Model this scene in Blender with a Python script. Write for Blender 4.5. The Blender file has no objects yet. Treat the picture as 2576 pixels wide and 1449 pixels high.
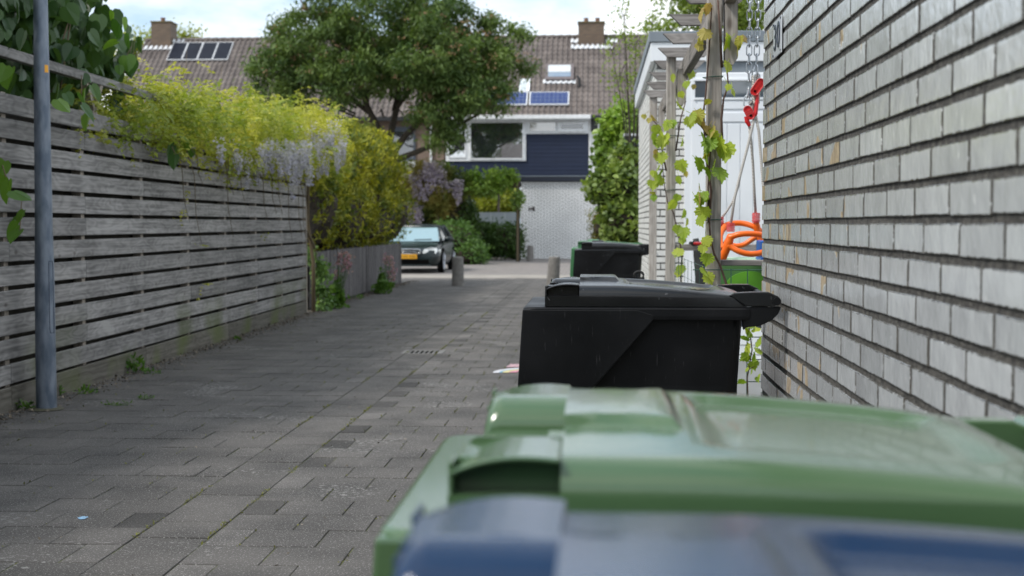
import bpy, math, random
import numpy as np
from mathutils import Vector, Matrix
rng = np.random.default_rng(7)
random.seed(7)
R = math.radians
sc = bpy.context.scene
COL = sc.collection

# ------------------------------------------------------------------ camera
H = 1.25
F = 3578.0                      # focal length in pixels of a 2576 px wide frame
YAW = math.atan(212 / F)
PITCH = math.atan((724.5 - 563) / F)
cam = bpy.data.cameras.new("camera")
cam.sensor_width = 36.0
cam.lens = F / 2576 * 36
cam.clip_start = 0.05
cam.clip_end = 800
cam.dof.use_dof = True
cam.dof.focus_distance = 4.7
cam.dof.aperture_fstop = 5.8
co = bpy.data.objects.new("camera", cam)
COL.objects.link(co)
co.location = (0, 0, H)
co.rotation_euler = (R(90) - PITCH, 0, YAW)
sc.camera = co
_cm = Matrix.Translation((0, 0, H)) @ co.rotation_euler.to_matrix().to_4x4()

def ray(u, v):
    d = Vector(((u - 1288) / F, -(v - 724.5) / F, -1.0))
    return _cm.to_3x3() @ d
def hx(u, v, X):
    d = ray(u, v); t = X / d.x
    return Vector((0, 0, H)) + d * t
def hy(u, v, Y):
    d = ray(u, v); t = Y / d.y
    return Vector((0, 0, H)) + d * t
def hz(u, v, Z=0.0):
    d = ray(u, v); t = (Z - H) / d.z
    return Vector((0, 0, H)) + d * t

# ------------------------------------------------------------------ world and sun
SUN_EL, SUN_AZ = R(50), R(-122)     # azimuth measured from +Y towards +X
w = bpy.data.worlds.new("World"); sc.world = w; w.use_nodes = True
nt = w.node_tree; N = nt.nodes; L = nt.links
bg = N["Background"]; bg.inputs[1].default_value = 0.105
sky = N.new("ShaderNodeTexSky"); sky.sky_type = 'NISHITA'; sky.sun_disc = False
sky.sun_elevation = SUN_EL; sky.sun_rotation = SUN_AZ
sky.air_density = 1.0; sky.dust_density = 1.5
tc = N.new("ShaderNodeTexCoord")
mp = N.new("ShaderNodeMapping"); mp.inputs['Scale'].default_value = (1.0, 1.0, 2.6)
mp.inputs['Rotation'].default_value = (0, 0, R(-16)); mp.inputs['Location'].default_value = (0.42, 0.15, 0.1)
ns = N.new("ShaderNodeTexNoise"); ns.inputs['Scale'].default_value = 3.4; ns.inputs['Detail'].default_value = 7; ns.inputs['Roughness'].default_value = 0.52
cr = N.new("ShaderNodeValToRGB"); cr.color_ramp.elements[0].position = 0.40; cr.color_ramp.elements[1].position = 0.53
mx = N.new("ShaderNodeMixRGB"); mx.inputs[2].default_value = (10.0, 10.3, 10.6, 1)
sm = N.new("ShaderNodeMixRGB"); sm.blend_type = 'MIX'; sm.inputs[0].default_value = 0.62; sm.inputs[2].default_value = (5.4, 7.3, 9.4, 1)
L.new(tc.outputs['Generated'], mp.inputs[0]); L.new(mp.outputs[0], ns.inputs['Vector'])
L.new(ns.outputs['Fac'], cr.inputs[0]); L.new(cr.outputs[0], mx.inputs[0])
L.new(sky.outputs[0], sm.inputs[1]); L.new(sm.outputs[0], mx.inputs[1]); L.new(mx.outputs[0], bg.inputs[0])

sun = bpy.data.lights.new("sun", 'SUN'); sun.energy = 2.4; sun.angle = R(10); sun.color = (1, 0.96, 0.90)
so = bpy.data.objects.new("sun", sun); COL.objects.link(so)
sd = Vector((math.sin(SUN_AZ) * math.cos(SUN_EL), math.cos(SUN_AZ) * math.cos(SUN_EL), math.sin(SUN_EL)))
so.rotation_euler = sd.to_track_quat('Z', 'Y').to_euler(); so.location = sd * 60

sc.view_settings.view_transform = 'Standard'
sc.view_settings.look = 'None'
sc.view_settings.exposure = 0.42
sc.view_settings.gamma = 1
sc.cycles.use_denoising = True
sc.cycles.max_bounces = 6
sc.cycles.transparent_max_bounces = 6

# ------------------------------------------------------------------ materials
def newmat(name):
    m = bpy.data.materials.new(name); m.use_nodes = True
    return m, m.node_tree, m.node_tree.nodes, m.node_tree.links, m.node_tree.nodes['Principled BSDF']
def c4(c): return (c[0], c[1], c[2], 1)

def mat(name, col, rough=0.6, col2=None, scale=8, stretch=(1, 1, 1), tint=0.0, bump=0.0, bscale=60, metal=0.0,
        spec=0.5, detail=5, contrast=(0.35, 0.65), coat=0.0, rough2=None, speck=None):
    """general surface: two colours mixed by noise, per-vertex 'tint' multiplies brightness, optional fine bump and specks"""
    m, t, n, l, b = newmat(name)
    b.inputs['Roughness'].default_value = rough
    b.inputs['Metallic'].default_value = metal
    b.inputs['Specular IOR Level'].default_value = spec
    if coat: b.inputs['Coat Weight'].default_value = coat; b.inputs['Coat Roughness'].default_value = 0.08
    tcn = n.new("ShaderNodeTexCoord"); mpn = n.new("ShaderNodeMapping"); mpn.inputs['Scale'].default_value = stretch
    l.new(tcn.outputs['Object'], mpn.inputs[0])
    noi = n.new("ShaderNodeTexNoise"); noi.inputs['Scale'].default_value = scale; noi.inputs['Detail'].default_value = detail
    l.new(mpn.outputs[0], noi.inputs['Vector'])
    rmp = n.new("ShaderNodeValToRGB")
    rmp.color_ramp.elements[0].position, rmp.color_ramp.elements[1].position = contrast
    rmp.color_ramp.elements[0].color = c4(col); rmp.color_ramp.elements[1].color = c4(col2 or [x * 1.18 for x in col])
    l.new(noi.outputs['Fac'], rmp.inputs[0]); out = rmp.outputs[0]
    if speck:
        n2 = n.new("ShaderNodeTexNoise"); n2.inputs['Scale'].default_value = speck[1]; n2.inputs['Detail'].default_value = 2
        l.new(tcn.outputs['Object'], n2.inputs['Vector'])
        r2 = n.new("ShaderNodeValToRGB"); r2.color_ramp.elements[0].position = speck[2]; r2.color_ramp.elements[1].position = speck[2] + 0.06
        l.new(n2.outputs['Fac'], r2.inputs[0])
        mm = n.new("ShaderNodeMixRGB"); mm.inputs[2].default_value = c4(speck[0])
        l.new(r2.outputs[0], mm.inputs[0]); l.new(out, mm.inputs[1]); out = mm.outputs[0]
    if tint:
        at = n.new("ShaderNodeAttribute"); at.attribute_name = "tint"
        mr = n.new("ShaderNodeMapRange"); mr.inputs[3].default_value = 1 - tint; mr.inputs[4].default_value = 1 + tint
        l.new(at.outputs['Fac'], mr.inputs[0])
        mu = n.new("ShaderNodeMixRGB"); mu.blend_type = 'MULTIPLY'; mu.inputs[0].default_value = 1
        l.new(out, mu.inputs[1]); l.new(mr.outputs[0], mu.inputs[2]); out = mu.outputs[0]
    l.new(out, b.inputs['Base Color'])
    if rough2 is not None:
        rr = n.new("ShaderNodeMapRange"); rr.inputs[1].default_value = 0.35; rr.inputs[2].default_value = 0.65
        rr.inputs[3].default_value = rough; rr.inputs[4].default_value = rough2
        l.new(noi.outputs['Fac'], rr.inputs[0]); l.new(rr.outputs[0], b.inputs['Roughness'])
    if bump:
        nb = n.new("ShaderNodeTexNoise"); nb.inputs['Scale'].default_value = bscale; nb.inputs['Detail'].default_value = 4
        l.new(mpn.outputs[0], nb.inputs['Vector'])
        bp = n.new("ShaderNodeBump"); bp.inputs['Strength'].default_value = bump; bp.inputs['Distance'].default_value = 0.01
        l.new(nb.outputs['Fac'], bp.inputs['Height']); l.new(bp.outputs[0], b.inputs['Normal'])
    return m

def leafmat(name, a, b_, c=None, trans=0.35, rough=0.5, scale=0.6):
    """leaf: colour runs a..b by the leaf's own tint, patches of c by large noise; partly translucent"""
    m, t, n, l, b = newmat(name)
    at = n.new("ShaderNodeAttribute"); at.attribute_name = "tint"
    rmp = n.new("ShaderNodeValToRGB"); rmp.color_ramp.elements[0].color = c4(a); rmp.color_ramp.elements[1].color = c4(b_)
    l.new(at.outputs['Fac'], rmp.inputs[0]); out = rmp.outputs[0]
    if c:
        tcn = n.new("ShaderNodeTexCoord"); noi = n.new("ShaderNodeTexNoise"); noi.inputs['Scale'].default_value = scale; noi.inputs['Detail'].default_value = 3
        l.new(tcn.outputs['Object'], noi.inputs['Vector'])
        r2 = n.new("ShaderNodeValToRGB"); r2.color_ramp.elements[0].position = 0.45; r2.color_ramp.elements[1].position = 0.62
        l.new(noi.outputs['Fac'], r2.inputs[0])
        mm = n.new("ShaderNodeMixRGB"); mm.inputs[2].default_value = c4(c)
        l.new(r2.outputs[0], mm.inputs[0]); l.new(out, mm.inputs[1]); out = mm.outputs[0]
    l.new(out, b.inputs['Base Color']); b.inputs['Roughness'].default_value = rough
    b.inputs['Specular IOR Level'].default_value = 0.35
    tr = n.new("ShaderNodeBsdfTranslucent")
    br = n.new("ShaderNodeMixRGB"); br.blend_type = 'MULTIPLY'; br.inputs[0].default_value = 1; br.inputs[2].default_value = (1.25, 1.3, 0.5, 1)
    l.new(out, br.inputs[1]); l.new(br.outputs[0], tr.inputs[0])
    ms = n.new("ShaderNodeMixShader"); ms.inputs[0].default_value = trans
    l.new(b.outputs[0], ms.inputs[1]); l.new(tr.outputs[0], ms.inputs[2]); l.new(ms.outputs[0], n['Material Output'].inputs[0])
    return m

def woodmat(name, dark, light, axis='Y', tint=0.25, gs=1.0, algae=False):
    """weathered board: long grain, ring figure and knots along one axis"""
    m, t, n, l, b = newmat(name)
    tcn = n.new("ShaderNodeTexCoord")
    at = n.new("ShaderNodeAttribute"); at.attribute_name = "tint"
    off = n.new("ShaderNodeVectorMath"); off.operation = 'SCALE'; off.inputs[0].default_value = (7.3, 5.1, 9.7)
    l.new(at.outputs['Fac'], off.inputs['Scale'])
    ad = n.new("ShaderNodeVectorMath"); ad.operation = 'ADD'; l.new(tcn.outputs['Object'], ad.inputs[0]); l.new(off.outputs[0], ad.inputs[1])
    def stretched(k, cross):
        mpn = n.new("ShaderNodeMapping"); s = [cross] * 3; s['XYZ'.index(axis)] = k
        mpn.inputs['Scale'].default_value = s; l.new(ad.outputs[0], mpn.inputs[0]); return mpn.outputs[0]
    n1 = n.new("ShaderNodeTexNoise"); n1.inputs['Scale'].default_value = 1; n1.inputs['Detail'].default_value = 5
    l.new(stretched(1.3 * gs, 55 * gs), n1.inputs['Vector'])
    n2 = n.new("ShaderNodeTexNoise"); n2.inputs['Scale'].default_value = 1; n2.inputs['Detail'].default_value = 1.5
    l.new(stretched(2.2 * gs, 9 * gs), n2.inputs['Vector'])
    mu = n.new("ShaderNodeMath"); mu.operation = 'MULTIPLY'; mu.inputs[1].default_value = 48
    l.new(n2.outputs['Fac'], mu.inputs[0])
    si = n.new("ShaderNodeMath"); si.operation = 'SINE'; l.new(mu.outputs[0], si.inputs[0])
    n3 = n.new("ShaderNodeTexNoise"); n3.inputs['Scale'].default_value = 2.3; n3.inputs['Detail'].default_value = 4
    l.new(ad.outputs[0], n3.inputs['Vector'])
    s1 = n.new("ShaderNodeMath"); s1.operation = 'MULTIPLY_ADD'; s1.inputs[1].default_value = 0.075; l.new(si.outputs[0], s1.inputs[0]); l.new(n1.outputs['Fac'], s1.inputs[2])
    s2 = n.new("ShaderNodeMath"); s2.operation = 'MULTIPLY_ADD'; s2.inputs[1].default_value = 0.45; l.new(n3.outputs['Fac'], s2.inputs[0]); l.new(s1.outputs[0], s2.inputs[2])
    rmp = n.new("ShaderNodeValToRGB"); rmp.color_ramp.elements[0].position = 0.50; rmp.color_ramp.elements[1].position = 0.92
    rmp.color_ramp.elements[0].color = c4(dark); rmp.color_ramp.elements[1].color = c4(light)
    l.new(s2.outputs[0], rmp.inputs[0]); out = rmp.outputs[0]
    vo = n.new("ShaderNodeTexVoronoi"); vo.inputs['Scale'].default_value = 1; l.new(stretched(3.2, 6.5), vo.inputs['Vector'])
    kr = n.new("ShaderNodeValToRGB"); kr.color_ramp.elements[0].position = 0.05; kr.color_ramp.elements[1].position = 0.12
    kr.color_ramp.elements[0].color = (0.35, 0.3, 0.27, 1); kr.color_ramp.elements[1].color = (1, 1, 1, 1)
    l.new(vo.outputs['Distance'], kr.inputs[0])
    km = n.new("ShaderNodeMixRGB"); km.blend_type = 'MULTIPLY'; km.inputs[0].default_value = 0.7; l.new(out, km.inputs[1]); l.new(kr.outputs[0], km.inputs[2]); out = km.outputs[0]
    if algae:
        sx = n.new("ShaderNodeSeparateXYZ"); l.new(tcn.outputs['Object'], sx.inputs[0])
        mr = n.new("ShaderNodeMapRange"); mr.inputs[1].default_value = 0.62; mr.inputs[2].default_value = 0.05; l.new(sx.outputs['Z'], mr.inputs[0])
        n4 = n.new("ShaderNodeTexNoise"); n4.inputs['Scale'].default_value = 1.1; l.new(tcn.outputs['Object'], n4.inputs['Vector'])
        r4 = n.new("ShaderNodeValToRGB"); r4.color_ramp.elements[0].position = 0.50; r4.color_ramp.elements[1].position = 0.66; l.new(n4.outputs['Fac'], r4.inputs[0])
        m4 = n.new("ShaderNodeMath"); m4.operation = 'MULTIPLY'; l.new(mr.outputs[0], m4.inputs[0]); l.new(r4.outputs[0], m4.inputs[1])
        am = n.new("ShaderNodeMixRGB"); am.inputs[2].default_value = (0.09, 0.11, 0.035, 1); l.new(m4.outputs[0], am.inputs[0]); l.new(out, am.inputs[1]); out = am.outputs[0]
    mr2 = n.new("ShaderNodeMapRange"); mr2.inputs[3].default_value = 1 - tint; mr2.inputs[4].default_value = 1 + tint
    l.new(at.outputs['Fac'], mr2.inputs[0])
    mm = n.new("ShaderNodeMixRGB"); mm.blend_type = 'MULTIPLY'; mm.inputs[0].default_value = 1; l.new(out, mm.inputs[1]); l.new(mr2.outputs[0], mm.inputs[2])
    l.new(mm.outputs[0], b.inputs['Base Color']); b.inputs['Roughness'].default_value = 0.8; b.inputs['Specular IOR Level'].default_value = 0.25
    bp = n.new("ShaderNodeBump"); bp.inputs['Strength'].default_value = 0.5; bp.inputs['Distance'].default_value = 0.004
    l.new(s1.outputs[0], bp.inputs['Height']); l.new(bp.outputs[0], b.inputs['Normal'])
    return m

def brickmat(name, c1, c2, mortar, bw=0.22, bh=0.0625, ms=0.012, axes='XZ', rough=0.7):
    """far brickwork in shader only"""
    m, t, n, l, b = newmat(name)
    tcn = n.new("ShaderNodeTexCoord"); sp = n.new("ShaderNodeSeparateXYZ"); cb = n.new("ShaderNodeCombineXYZ")
    l.new(tcn.outputs['Object'], sp.inputs[0]); l.new(sp.outputs[axes[0]], cb.inputs[0]); l.new(sp.outputs[axes[1]], cb.inputs[1])
    br = n.new("ShaderNodeTexBrick"); br.inputs['Color1'].default_value = c4(c1); br.inputs['Color2'].default_value = c4(c2); br.inputs['Mortar'].default_value = c4(mortar)
    br.inputs['Scale'].default_value = 1; br.inputs['Brick Width'].default_value = bw; br.inputs['Row Height'].default_value = bh
    br.inputs['Mortar Size'].default_value = ms; br.inputs['Mortar Smooth'].default_value = 0.3; br.inputs['Bias'].default_value = -0.2
    l.new(cb.outputs[0], br.inputs['Vector'])
    noi = n.new("ShaderNodeTexNoise"); noi.inputs['Scale'].default_value = 1.3; noi.inputs['Detail'].default_value = 6; l.new(tcn.outputs['Object'], noi.inputs['Vector'])
    mr = n.new("ShaderNodeMapRange"); mr.inputs[3].default_value = 0.78; mr.inputs[4].default_value = 1.2; l.new(noi.outputs['Fac'], mr.inputs[0])
    mm = n.new("ShaderNodeMixRGB"); mm.blend_type = 'MULTIPLY'; mm.inputs[0].default_value = 1; l.new(br.outputs[0], mm.inputs[1]); l.new(mr.outputs[0], mm.inputs[2])
    l.new(mm.outputs[0], b.inputs['Base Color']); b.inputs['Roughness'].default_value = rough
    bp = n.new("ShaderNodeBump"); bp.invert = True; bp.inputs['Strength'].default_value = 0.6; bp.inputs['Distance'].default_value = 0.01
    l.new(br.outputs['Fac'], bp.inputs['Height']); l.new(bp.outputs[0], b.inputs['Normal'])
    return m

def glassmat(name, col, refl=0.4, rough=0.03):
    m, t, n, l, b = newmat(name)
    b.inputs['Base Color'].default_value = c4(col); b.inputs['Roughness'].default_value = 0.4
    g = n.new("ShaderNodeBsdfGlossy"); g.inputs['Roughness'].default_value = rough; g.inputs[0].default_value = (0.93, 0.97, 1, 1)
    noi = n.new("ShaderNodeTexNoise"); noi.inputs['Scale'].default_value = 1.4
    tcn = n.new("ShaderNodeTexCoord"); l.new(tcn.outputs['Object'], noi.inputs['Vector'])
    bp = n.new("ShaderNodeBump"); bp.inputs['Strength'].default_value = 0.06; bp.inputs['Distance'].default_value = 0.05
    l.new(noi.outputs['Fac'], bp.inputs['Height']); l.new(bp.outputs[0], g.inputs['Normal'])
    lw = n.new("ShaderNodeLayerWeight"); lw.inputs[0].default_value = 0.25
    mr = n.new("ShaderNodeMapRange"); mr.inputs[3].default_value = refl; mr.inputs[4].default_value = 1; l.new(lw.outputs['Fresnel'], mr.inputs[0])
    ms = n.new("ShaderNodeMixShader"); l.new(mr.outputs[0], ms.inputs[0])
    l.new(b.outputs[0], ms.inputs[1]); l.new(g.outputs[0], ms.inputs[2]); l.new(ms.outputs[0], n['Material Output'].inputs[0])
    return m

# ------------------------------------------------------------------ mesh builder
class MB:
    def __init__(s): s.v = []; s.f = []; s.t = []; s.n = 0; s.e = []
    def add(s, verts, faces, tint=0.5):
        verts = np.asarray(verts, dtype=float)
        s.v.append(verts); s.f += [tuple(i + s.n for i in f) for f in faces]
        t = np.asarray(tint, dtype=float)
        s.t.append(np.full(len(verts), float(t)) if t.ndim == 0 else t); s.n += len(verts)
        return s
    def box(s, x0, x1, y0, y1, z0, z1, tint=None, rot=None, ch=0.0):
        if tint is None: tint = random.random()
        if ch:
            c = [(x0, x1), (y0, y1), (z0, z1)]
            vs = []; idx = {}
            for i in (0, 1):
                for j in (0, 1):
                    for k in (0, 1):
                        for a in range(3):
                            p = [c[0][i], c[1][j], c[2][k]]
                            for q, s_ in zip(range(3), (i, j, k)):
                                if q != a: p[q] += ch if s_ == 0 else -ch
                            idx[(i, j, k, a)] = len(vs); vs.append(p)
            fs = []
            for a in range(3):
                o = [q for q in range(3) if q != a]
                for e in (0, 1):
                    def key(s1, s2):
                        kk = [0, 0, 0]; kk[a] = e; kk[o[0]] = s1; kk[o[1]] = s2
                        return idx[(kk[0], kk[1], kk[2], a)]
                    fs.append((key(0, 0), key(1, 0), key(1, 1), key(0, 1)))
            for a in range(3):               # edges
                o = [q for q in range(3) if q != a]
                for s1 in (0, 1):
                    for s2 in (0, 1):
                        def kk(e, ax):
                            k3 = [0, 0, 0]; k3[a] = e; k3[o[0]] = s1; k3[o[1]] = s2
                            return idx[(k3[0], k3[1], k3[2], ax)]
                        fs.append((kk(0, o[0]), kk(1, o[0]), kk(1, o[1]), kk(0, o[1])))
            for i in (0, 1):
                for j in (0, 1):
                    for k in (0, 1): fs.append(tuple(idx[(i, j, k, a)] for a in range(3)))
            vs = np.array(vs)
        else:
            vs = np.array([(x, y, z) for x in (x0, x1) for y in (y0, y1) for z in (z0, z1)], float)
            fs = [(0, 1, 3, 2), (4, 6, 7, 5), (0, 4, 5, 1), (2, 3, 7, 6), (0, 2, 6, 4), (1, 5, 7, 3)]
        if rot is not None:
            c = np.array([(x0 + x1) / 2, (y0 + y1) / 2, (z0 + z1) / 2]); M = np.array(rot)
            vs = (vs - c) @ M.T + c
        return s.add(vs, fs, tint)
    def tube(s, pts, r, n=8, cap=True, tint=0.5):
        pts = [Vector(p) for p in pts]; m = len(pts)
        rr = r if hasattr(r, '__len__') else [r] * m
        vs = []; up = None
        for i, p in enumerate(pts):
            d = (pts[min(i + 1, m - 1)] - pts[max(i - 1, 0)]).normalized()
            if up is None: up = Vector((0, 0, 1)) if abs(d.z) < 0.9 else Vector((1, 0, 0))
            a = d.cross(up)
            if a.length < 1e-4: a = d.cross(Vector((0.3, 1, 0.2)))
            a.normalize(); b = d.cross(a); up = -b if False else b.cross(d) if False else up
            for k in range(n):
                an = 2 * math.pi * k / n; q = p + (a * math.cos(an) + b * math.sin(an)) * rr[i]; vs.append(q[:])
        fs = [(i * n + k, i * n + (k + 1) % n, (i + 1) * n + (k + 1) % n, (i + 1) * n + k) for i in range(m - 1) for k in range(n)]
        if cap: fs += [tuple(range(n))[::-1], tuple(range((m - 1) * n, m * n))]
        return s.add(vs, fs, tint)
    def prism(s, poly, axis, a0, a1, tint=0.5):
        """extrude a polygon given in the other two axes (in xyz order) along axis"""
        n = len(poly); vs = []
        for a in (a0, a1):
            for p in poly:
                q = list(p); q.insert(axis, a); vs.append(q)
        fs = [tuple(range(n))[::-1], tuple(range(n, 2 * n))] + [(i, (i + 1) % n, n + (i + 1) % n, n + i) for i in range(n)]
        return s.add(vs, fs, tint)
    def lathe(s, prof, c, n=24, tint=0.5, tilt=None):
        vs = [(r * math.cos(2 * math.pi * k / n), r * math.sin(2 * math.pi * k / n), z) for r, z in prof for k in range(n)]
        vs = np.array(vs)
        if tilt is not None: vs = vs @ np.array(tilt).T
        vs = vs + np.array(c)
        m = len(prof)
        fs = [(i * n + k, i * n + (k + 1) % n, (i + 1) * n + (k + 1) % n, (i + 1) * n + k) for i in range(m - 1) for k in range(n)]
        fs += [tuple(range(n))[::-1], tuple(range((m - 1) * n, m * n))]
        return s.add(vs, fs, tint)
    def build(s, name, mt, parent=None, smooth=False, bevel=0, loc=None):
        me = bpy.data.meshes.new(name)
        V = np.concatenate(s.v) if s.v else np.zeros((0, 3))
        me.from_pydata(V.tolist(), [], s.f)
        at = me.attributes.new("tint", 'FLOAT', 'POINT'); at.data.foreach_set("value", np.concatenate(s.t).astype(np.float32))
        if s.e and len(s.e) == s.n:
            ae = me.attributes.new("edge", 'FLOAT', 'POINT'); ae.data.foreach_set("value", np.array(s.e, np.float32))
        me.materials.append(mt)
        import bmesh
        if len(s.f) < 6000:
            bm = bmesh.new(); bm.from_mesh(me); bmesh.ops.recalc_face_normals(bm, faces=bm.faces); bm.to_mesh(me); bm.free()
        if smooth:
            me.shade_smooth()
        o = bpy.data.objects.new(name, me); COL.objects.link(o)
        if parent is not None: o.parent = parent
        if loc is not None: o.location = loc
        if bevel:
            b = o.modifiers.new("bevel", 'BEVEL'); b.width = bevel; b.segments = 2; b.limit_method = 'ANGLE'; b.angle_limit = R(35)
        return o

def tag(o, label, cat, group=None, kind=None):
    if label: o['label'] = label
    if cat: o['category'] = cat
    if group: o['group'] = group
    if kind: o['kind'] = kind
    return o
def struct(o): o['kind'] = 'structure'; return o
def thing(name, label, cat, loc=(0, 0, 0), group=None):
    """Empty at the thing's base; parts are given in world coordinates and keep them"""
    o = bpy.data.objects.new(name, None); COL.objects.link(o); o.location = loc; o.empty_display_size = 0.1
    return tag(o, label, cat, group)
def part(mb, name, mt, root, **k):
    """link a part whose vertices are in world coordinates under a root with a location"""
    o = mb.build(name, mt, root, **k)
    top = root
    off = Vector((0, 0, 0))
    while top is not None: off += top.location; top = top.parent
    o.location = -off
    return o

# leaf shapes: x across, y along, z fold
def leafshape(kind):
    if kind == 'oval':
        return np.array([(0, 0, 0), (0.26, 0.45, 0.06), (0, 1, 0), (-0.26, 0.45, 0.06)]), [(0, 1, 2), (0, 2, 3)]
    if kind == 'round':
        return np.array([(0, 0, 0), (0.34, 0.22, 0.05), (0.38, 0.6, 0.06), (0, 1, 0), (-0.38, 0.6, 0.06), (-0.34, 0.22, 0.05)]), [(0, 1, 2, 3), (0, 3, 4, 5)]
    if kind == 'narrow':
        return np.array([(0, 0, 0), (0.16, 0.5, 0.04), (0, 1, 0), (-0.16, 0.5, 0.04)]), [(0, 1, 2), (0, 2, 3)]
    if kind == 'heart':
        right = [(0.2, -0.10), (0.42, 0.02), (0.5, 0.25), (0.44, 0.5), (0.27, 0.75)]
        pts = [(0, 0, 0)] + [(x, y, 0.10 * x * 2) for x, y in right] + [(0, 1.02, -0.05)] + [(-x, y, 0.10 * x * 2) for x, y in right[::-1]]
        return np.array(pts), [(0, 1, 2, 3), (0, 3, 4, 5), (0, 5, 6), (0, 6, 7), (0, 7, 8, 9), (0, 9, 10, 11)]
    if kind == 'grape':
        pol = [(0.10, -0.16), (0.32, -0.22), (0.40, -0.05), (0.60, 0.02), (0.50, 0.18), (0.66, 0.34), (0.52, 0.42), (0.50, 0.60), (0.34, 0.52), (0.30, 0.74), (0.16, 0.74)]
        pts = [(0, 0.1, 0)] + [(x, y, 0.22 * x * (0.6 if i % 2 else 1.0)) for i, (x, y) in enumerate(pol)] + [(0, 1.0, -0.08)] + [(-x, y, 0.22 * x * (0.6 if i % 2 else 1.0)) for i, (x, y) in list(enumerate(pol))[::-1]]
        k = len(pts) - 1
        return np.array(pts), [(0, i, i + 1) for i in range(1, k)] + [(0, k, 1)]

def leaves(mb, P, size, kind='oval', droop=0.0, updir=None, jitter=0.25, tint=None, up=0.3):
    """one leaf blade at each point; long axis random (pulled down by droop), face turned up by `up`"""
    P = np.asarray(P, float); n = len(P)
    if n == 0: return mb
    S, Fc = leafshape(kind)
    y = rng.normal(size=(n, 3)); y[:, 2] -= droop * 2.2
    if updir is not None: y = y * 0.6 + updir
    y /= np.linalg.norm(y, axis=1)[:, None] + 1e-9
    z = rng.normal(size=(n, 3)); z[:, 2] += up * 3
    z -= (z * y).sum(1)[:, None] * y; z /= np.linalg.norm(z, axis=1)[:, None] + 1e-9
    x = np.cross(y, z)
    sz = size * (1 + jitter * rng.normal(size=n)).clip(0.45, 1.7)
    V = P[:, None, :] + sz[:, None, None] * (S[None, :, 0:1] * x[:, None, :] + S[None, :, 1:2] * y[:, None, :] + S[None, :, 2:3] * z[:, None, :])
    k = len(S)
    t = rng.random(n) if tint is None else np.clip(tint, 0, 1)
    base = mb.n
    mb.v.append(V.reshape(-1, 3)); mb.t.append(np.repeat(t, k)); mb.n += n * k
    for f in Fc:
        arr = (np.arange(n) * k)[:, None] + np.array(f)[None, :] + base
        mb.f += [tuple(r) for r in arr.tolist()]
    return mb

def clumps(lobes, ncl, per, spread, shell=0.55, flat=1.0):
    """leaf positions: clumps of `per` points around centres in the outer part of ellipsoids (centre, radii)"""
    vol = np.array([l[1][0] * l[1][1] * l[1][2] for l in lobes]) ** (2 / 3); vol /= vol.sum()
    out = []; tin = []
    for l, p in zip(lobes, vol):
        k = max(1, int(round(ncl * p)))
        d = rng.normal(size=(k, 3)); d /= np.linalg.norm(d, axis=1)[:, None]
        r = shell + (1 - shell) * rng.random(k) ** 0.6
        c = np.array(l[0]) + d * r[:, None] * np.array(l[1])
        pts = c[:, None, :] + rng.normal(size=(k, per, 3)) * spread * np.array([1, 1, flat])
        out.append(pts.reshape(-1, 3)); tin.append(np.repeat(rng.random(k), per))
    P = np.concatenate(out); T = np.concatenate(tin) * 0.6 + rng.random(len(P)) * 0.4
    return P, T

def lobe(u, v, Y, ru, rv, rd=None):
    """ellipsoid standing at distance Y whose outline is ru x rv pixels"""
    c = hy(u, v, Y); s = F / Y
    return ((c.x, c.y, c.z), (ru / s, (rd if rd is not None else ru / s), rv / s))

def branch(mb, p, d, length, r, depth, bend=0.25, kids=3, tips=None, minr=0.004):
    """recursive limb; records tips"""
    pts = [p.copy()]; rr = [r]; q = p.copy(); dd = d.normalized(); k = 5
    for i in range(k):
        dd = (dd + Vector(rng.normal(size=3)) * bend * 0.35).normalized()
        q = q + dd * length / k; pts.append(q.copy()); rr.append(max(minr, r * (1 - 0.45 * (i + 1) / k)))
    mb.tube(pts, rr, n=7 if r > 0.03 else 5, cap=False, tint=random.random())
    if depth == 0:
        if tips is not None: tips.append(q)
        return
    for j in range(kids):
        t = 0.45 + 0.55 * (j + 1) / kids; ii = min(k, int(t * k)); side = Vector(rng.normal(size=3)); side -= side.dot(dd) * dd; side.normalize()
        branch(mb, pts[ii], (dd + side * random.uniform(0.5, 0.95) + Vector((0, 0, 0.15))), length * random.uniform(0.6, 0.8), rr[ii] * 0.68, depth - 1, bend, kids, tips, minr)

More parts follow.
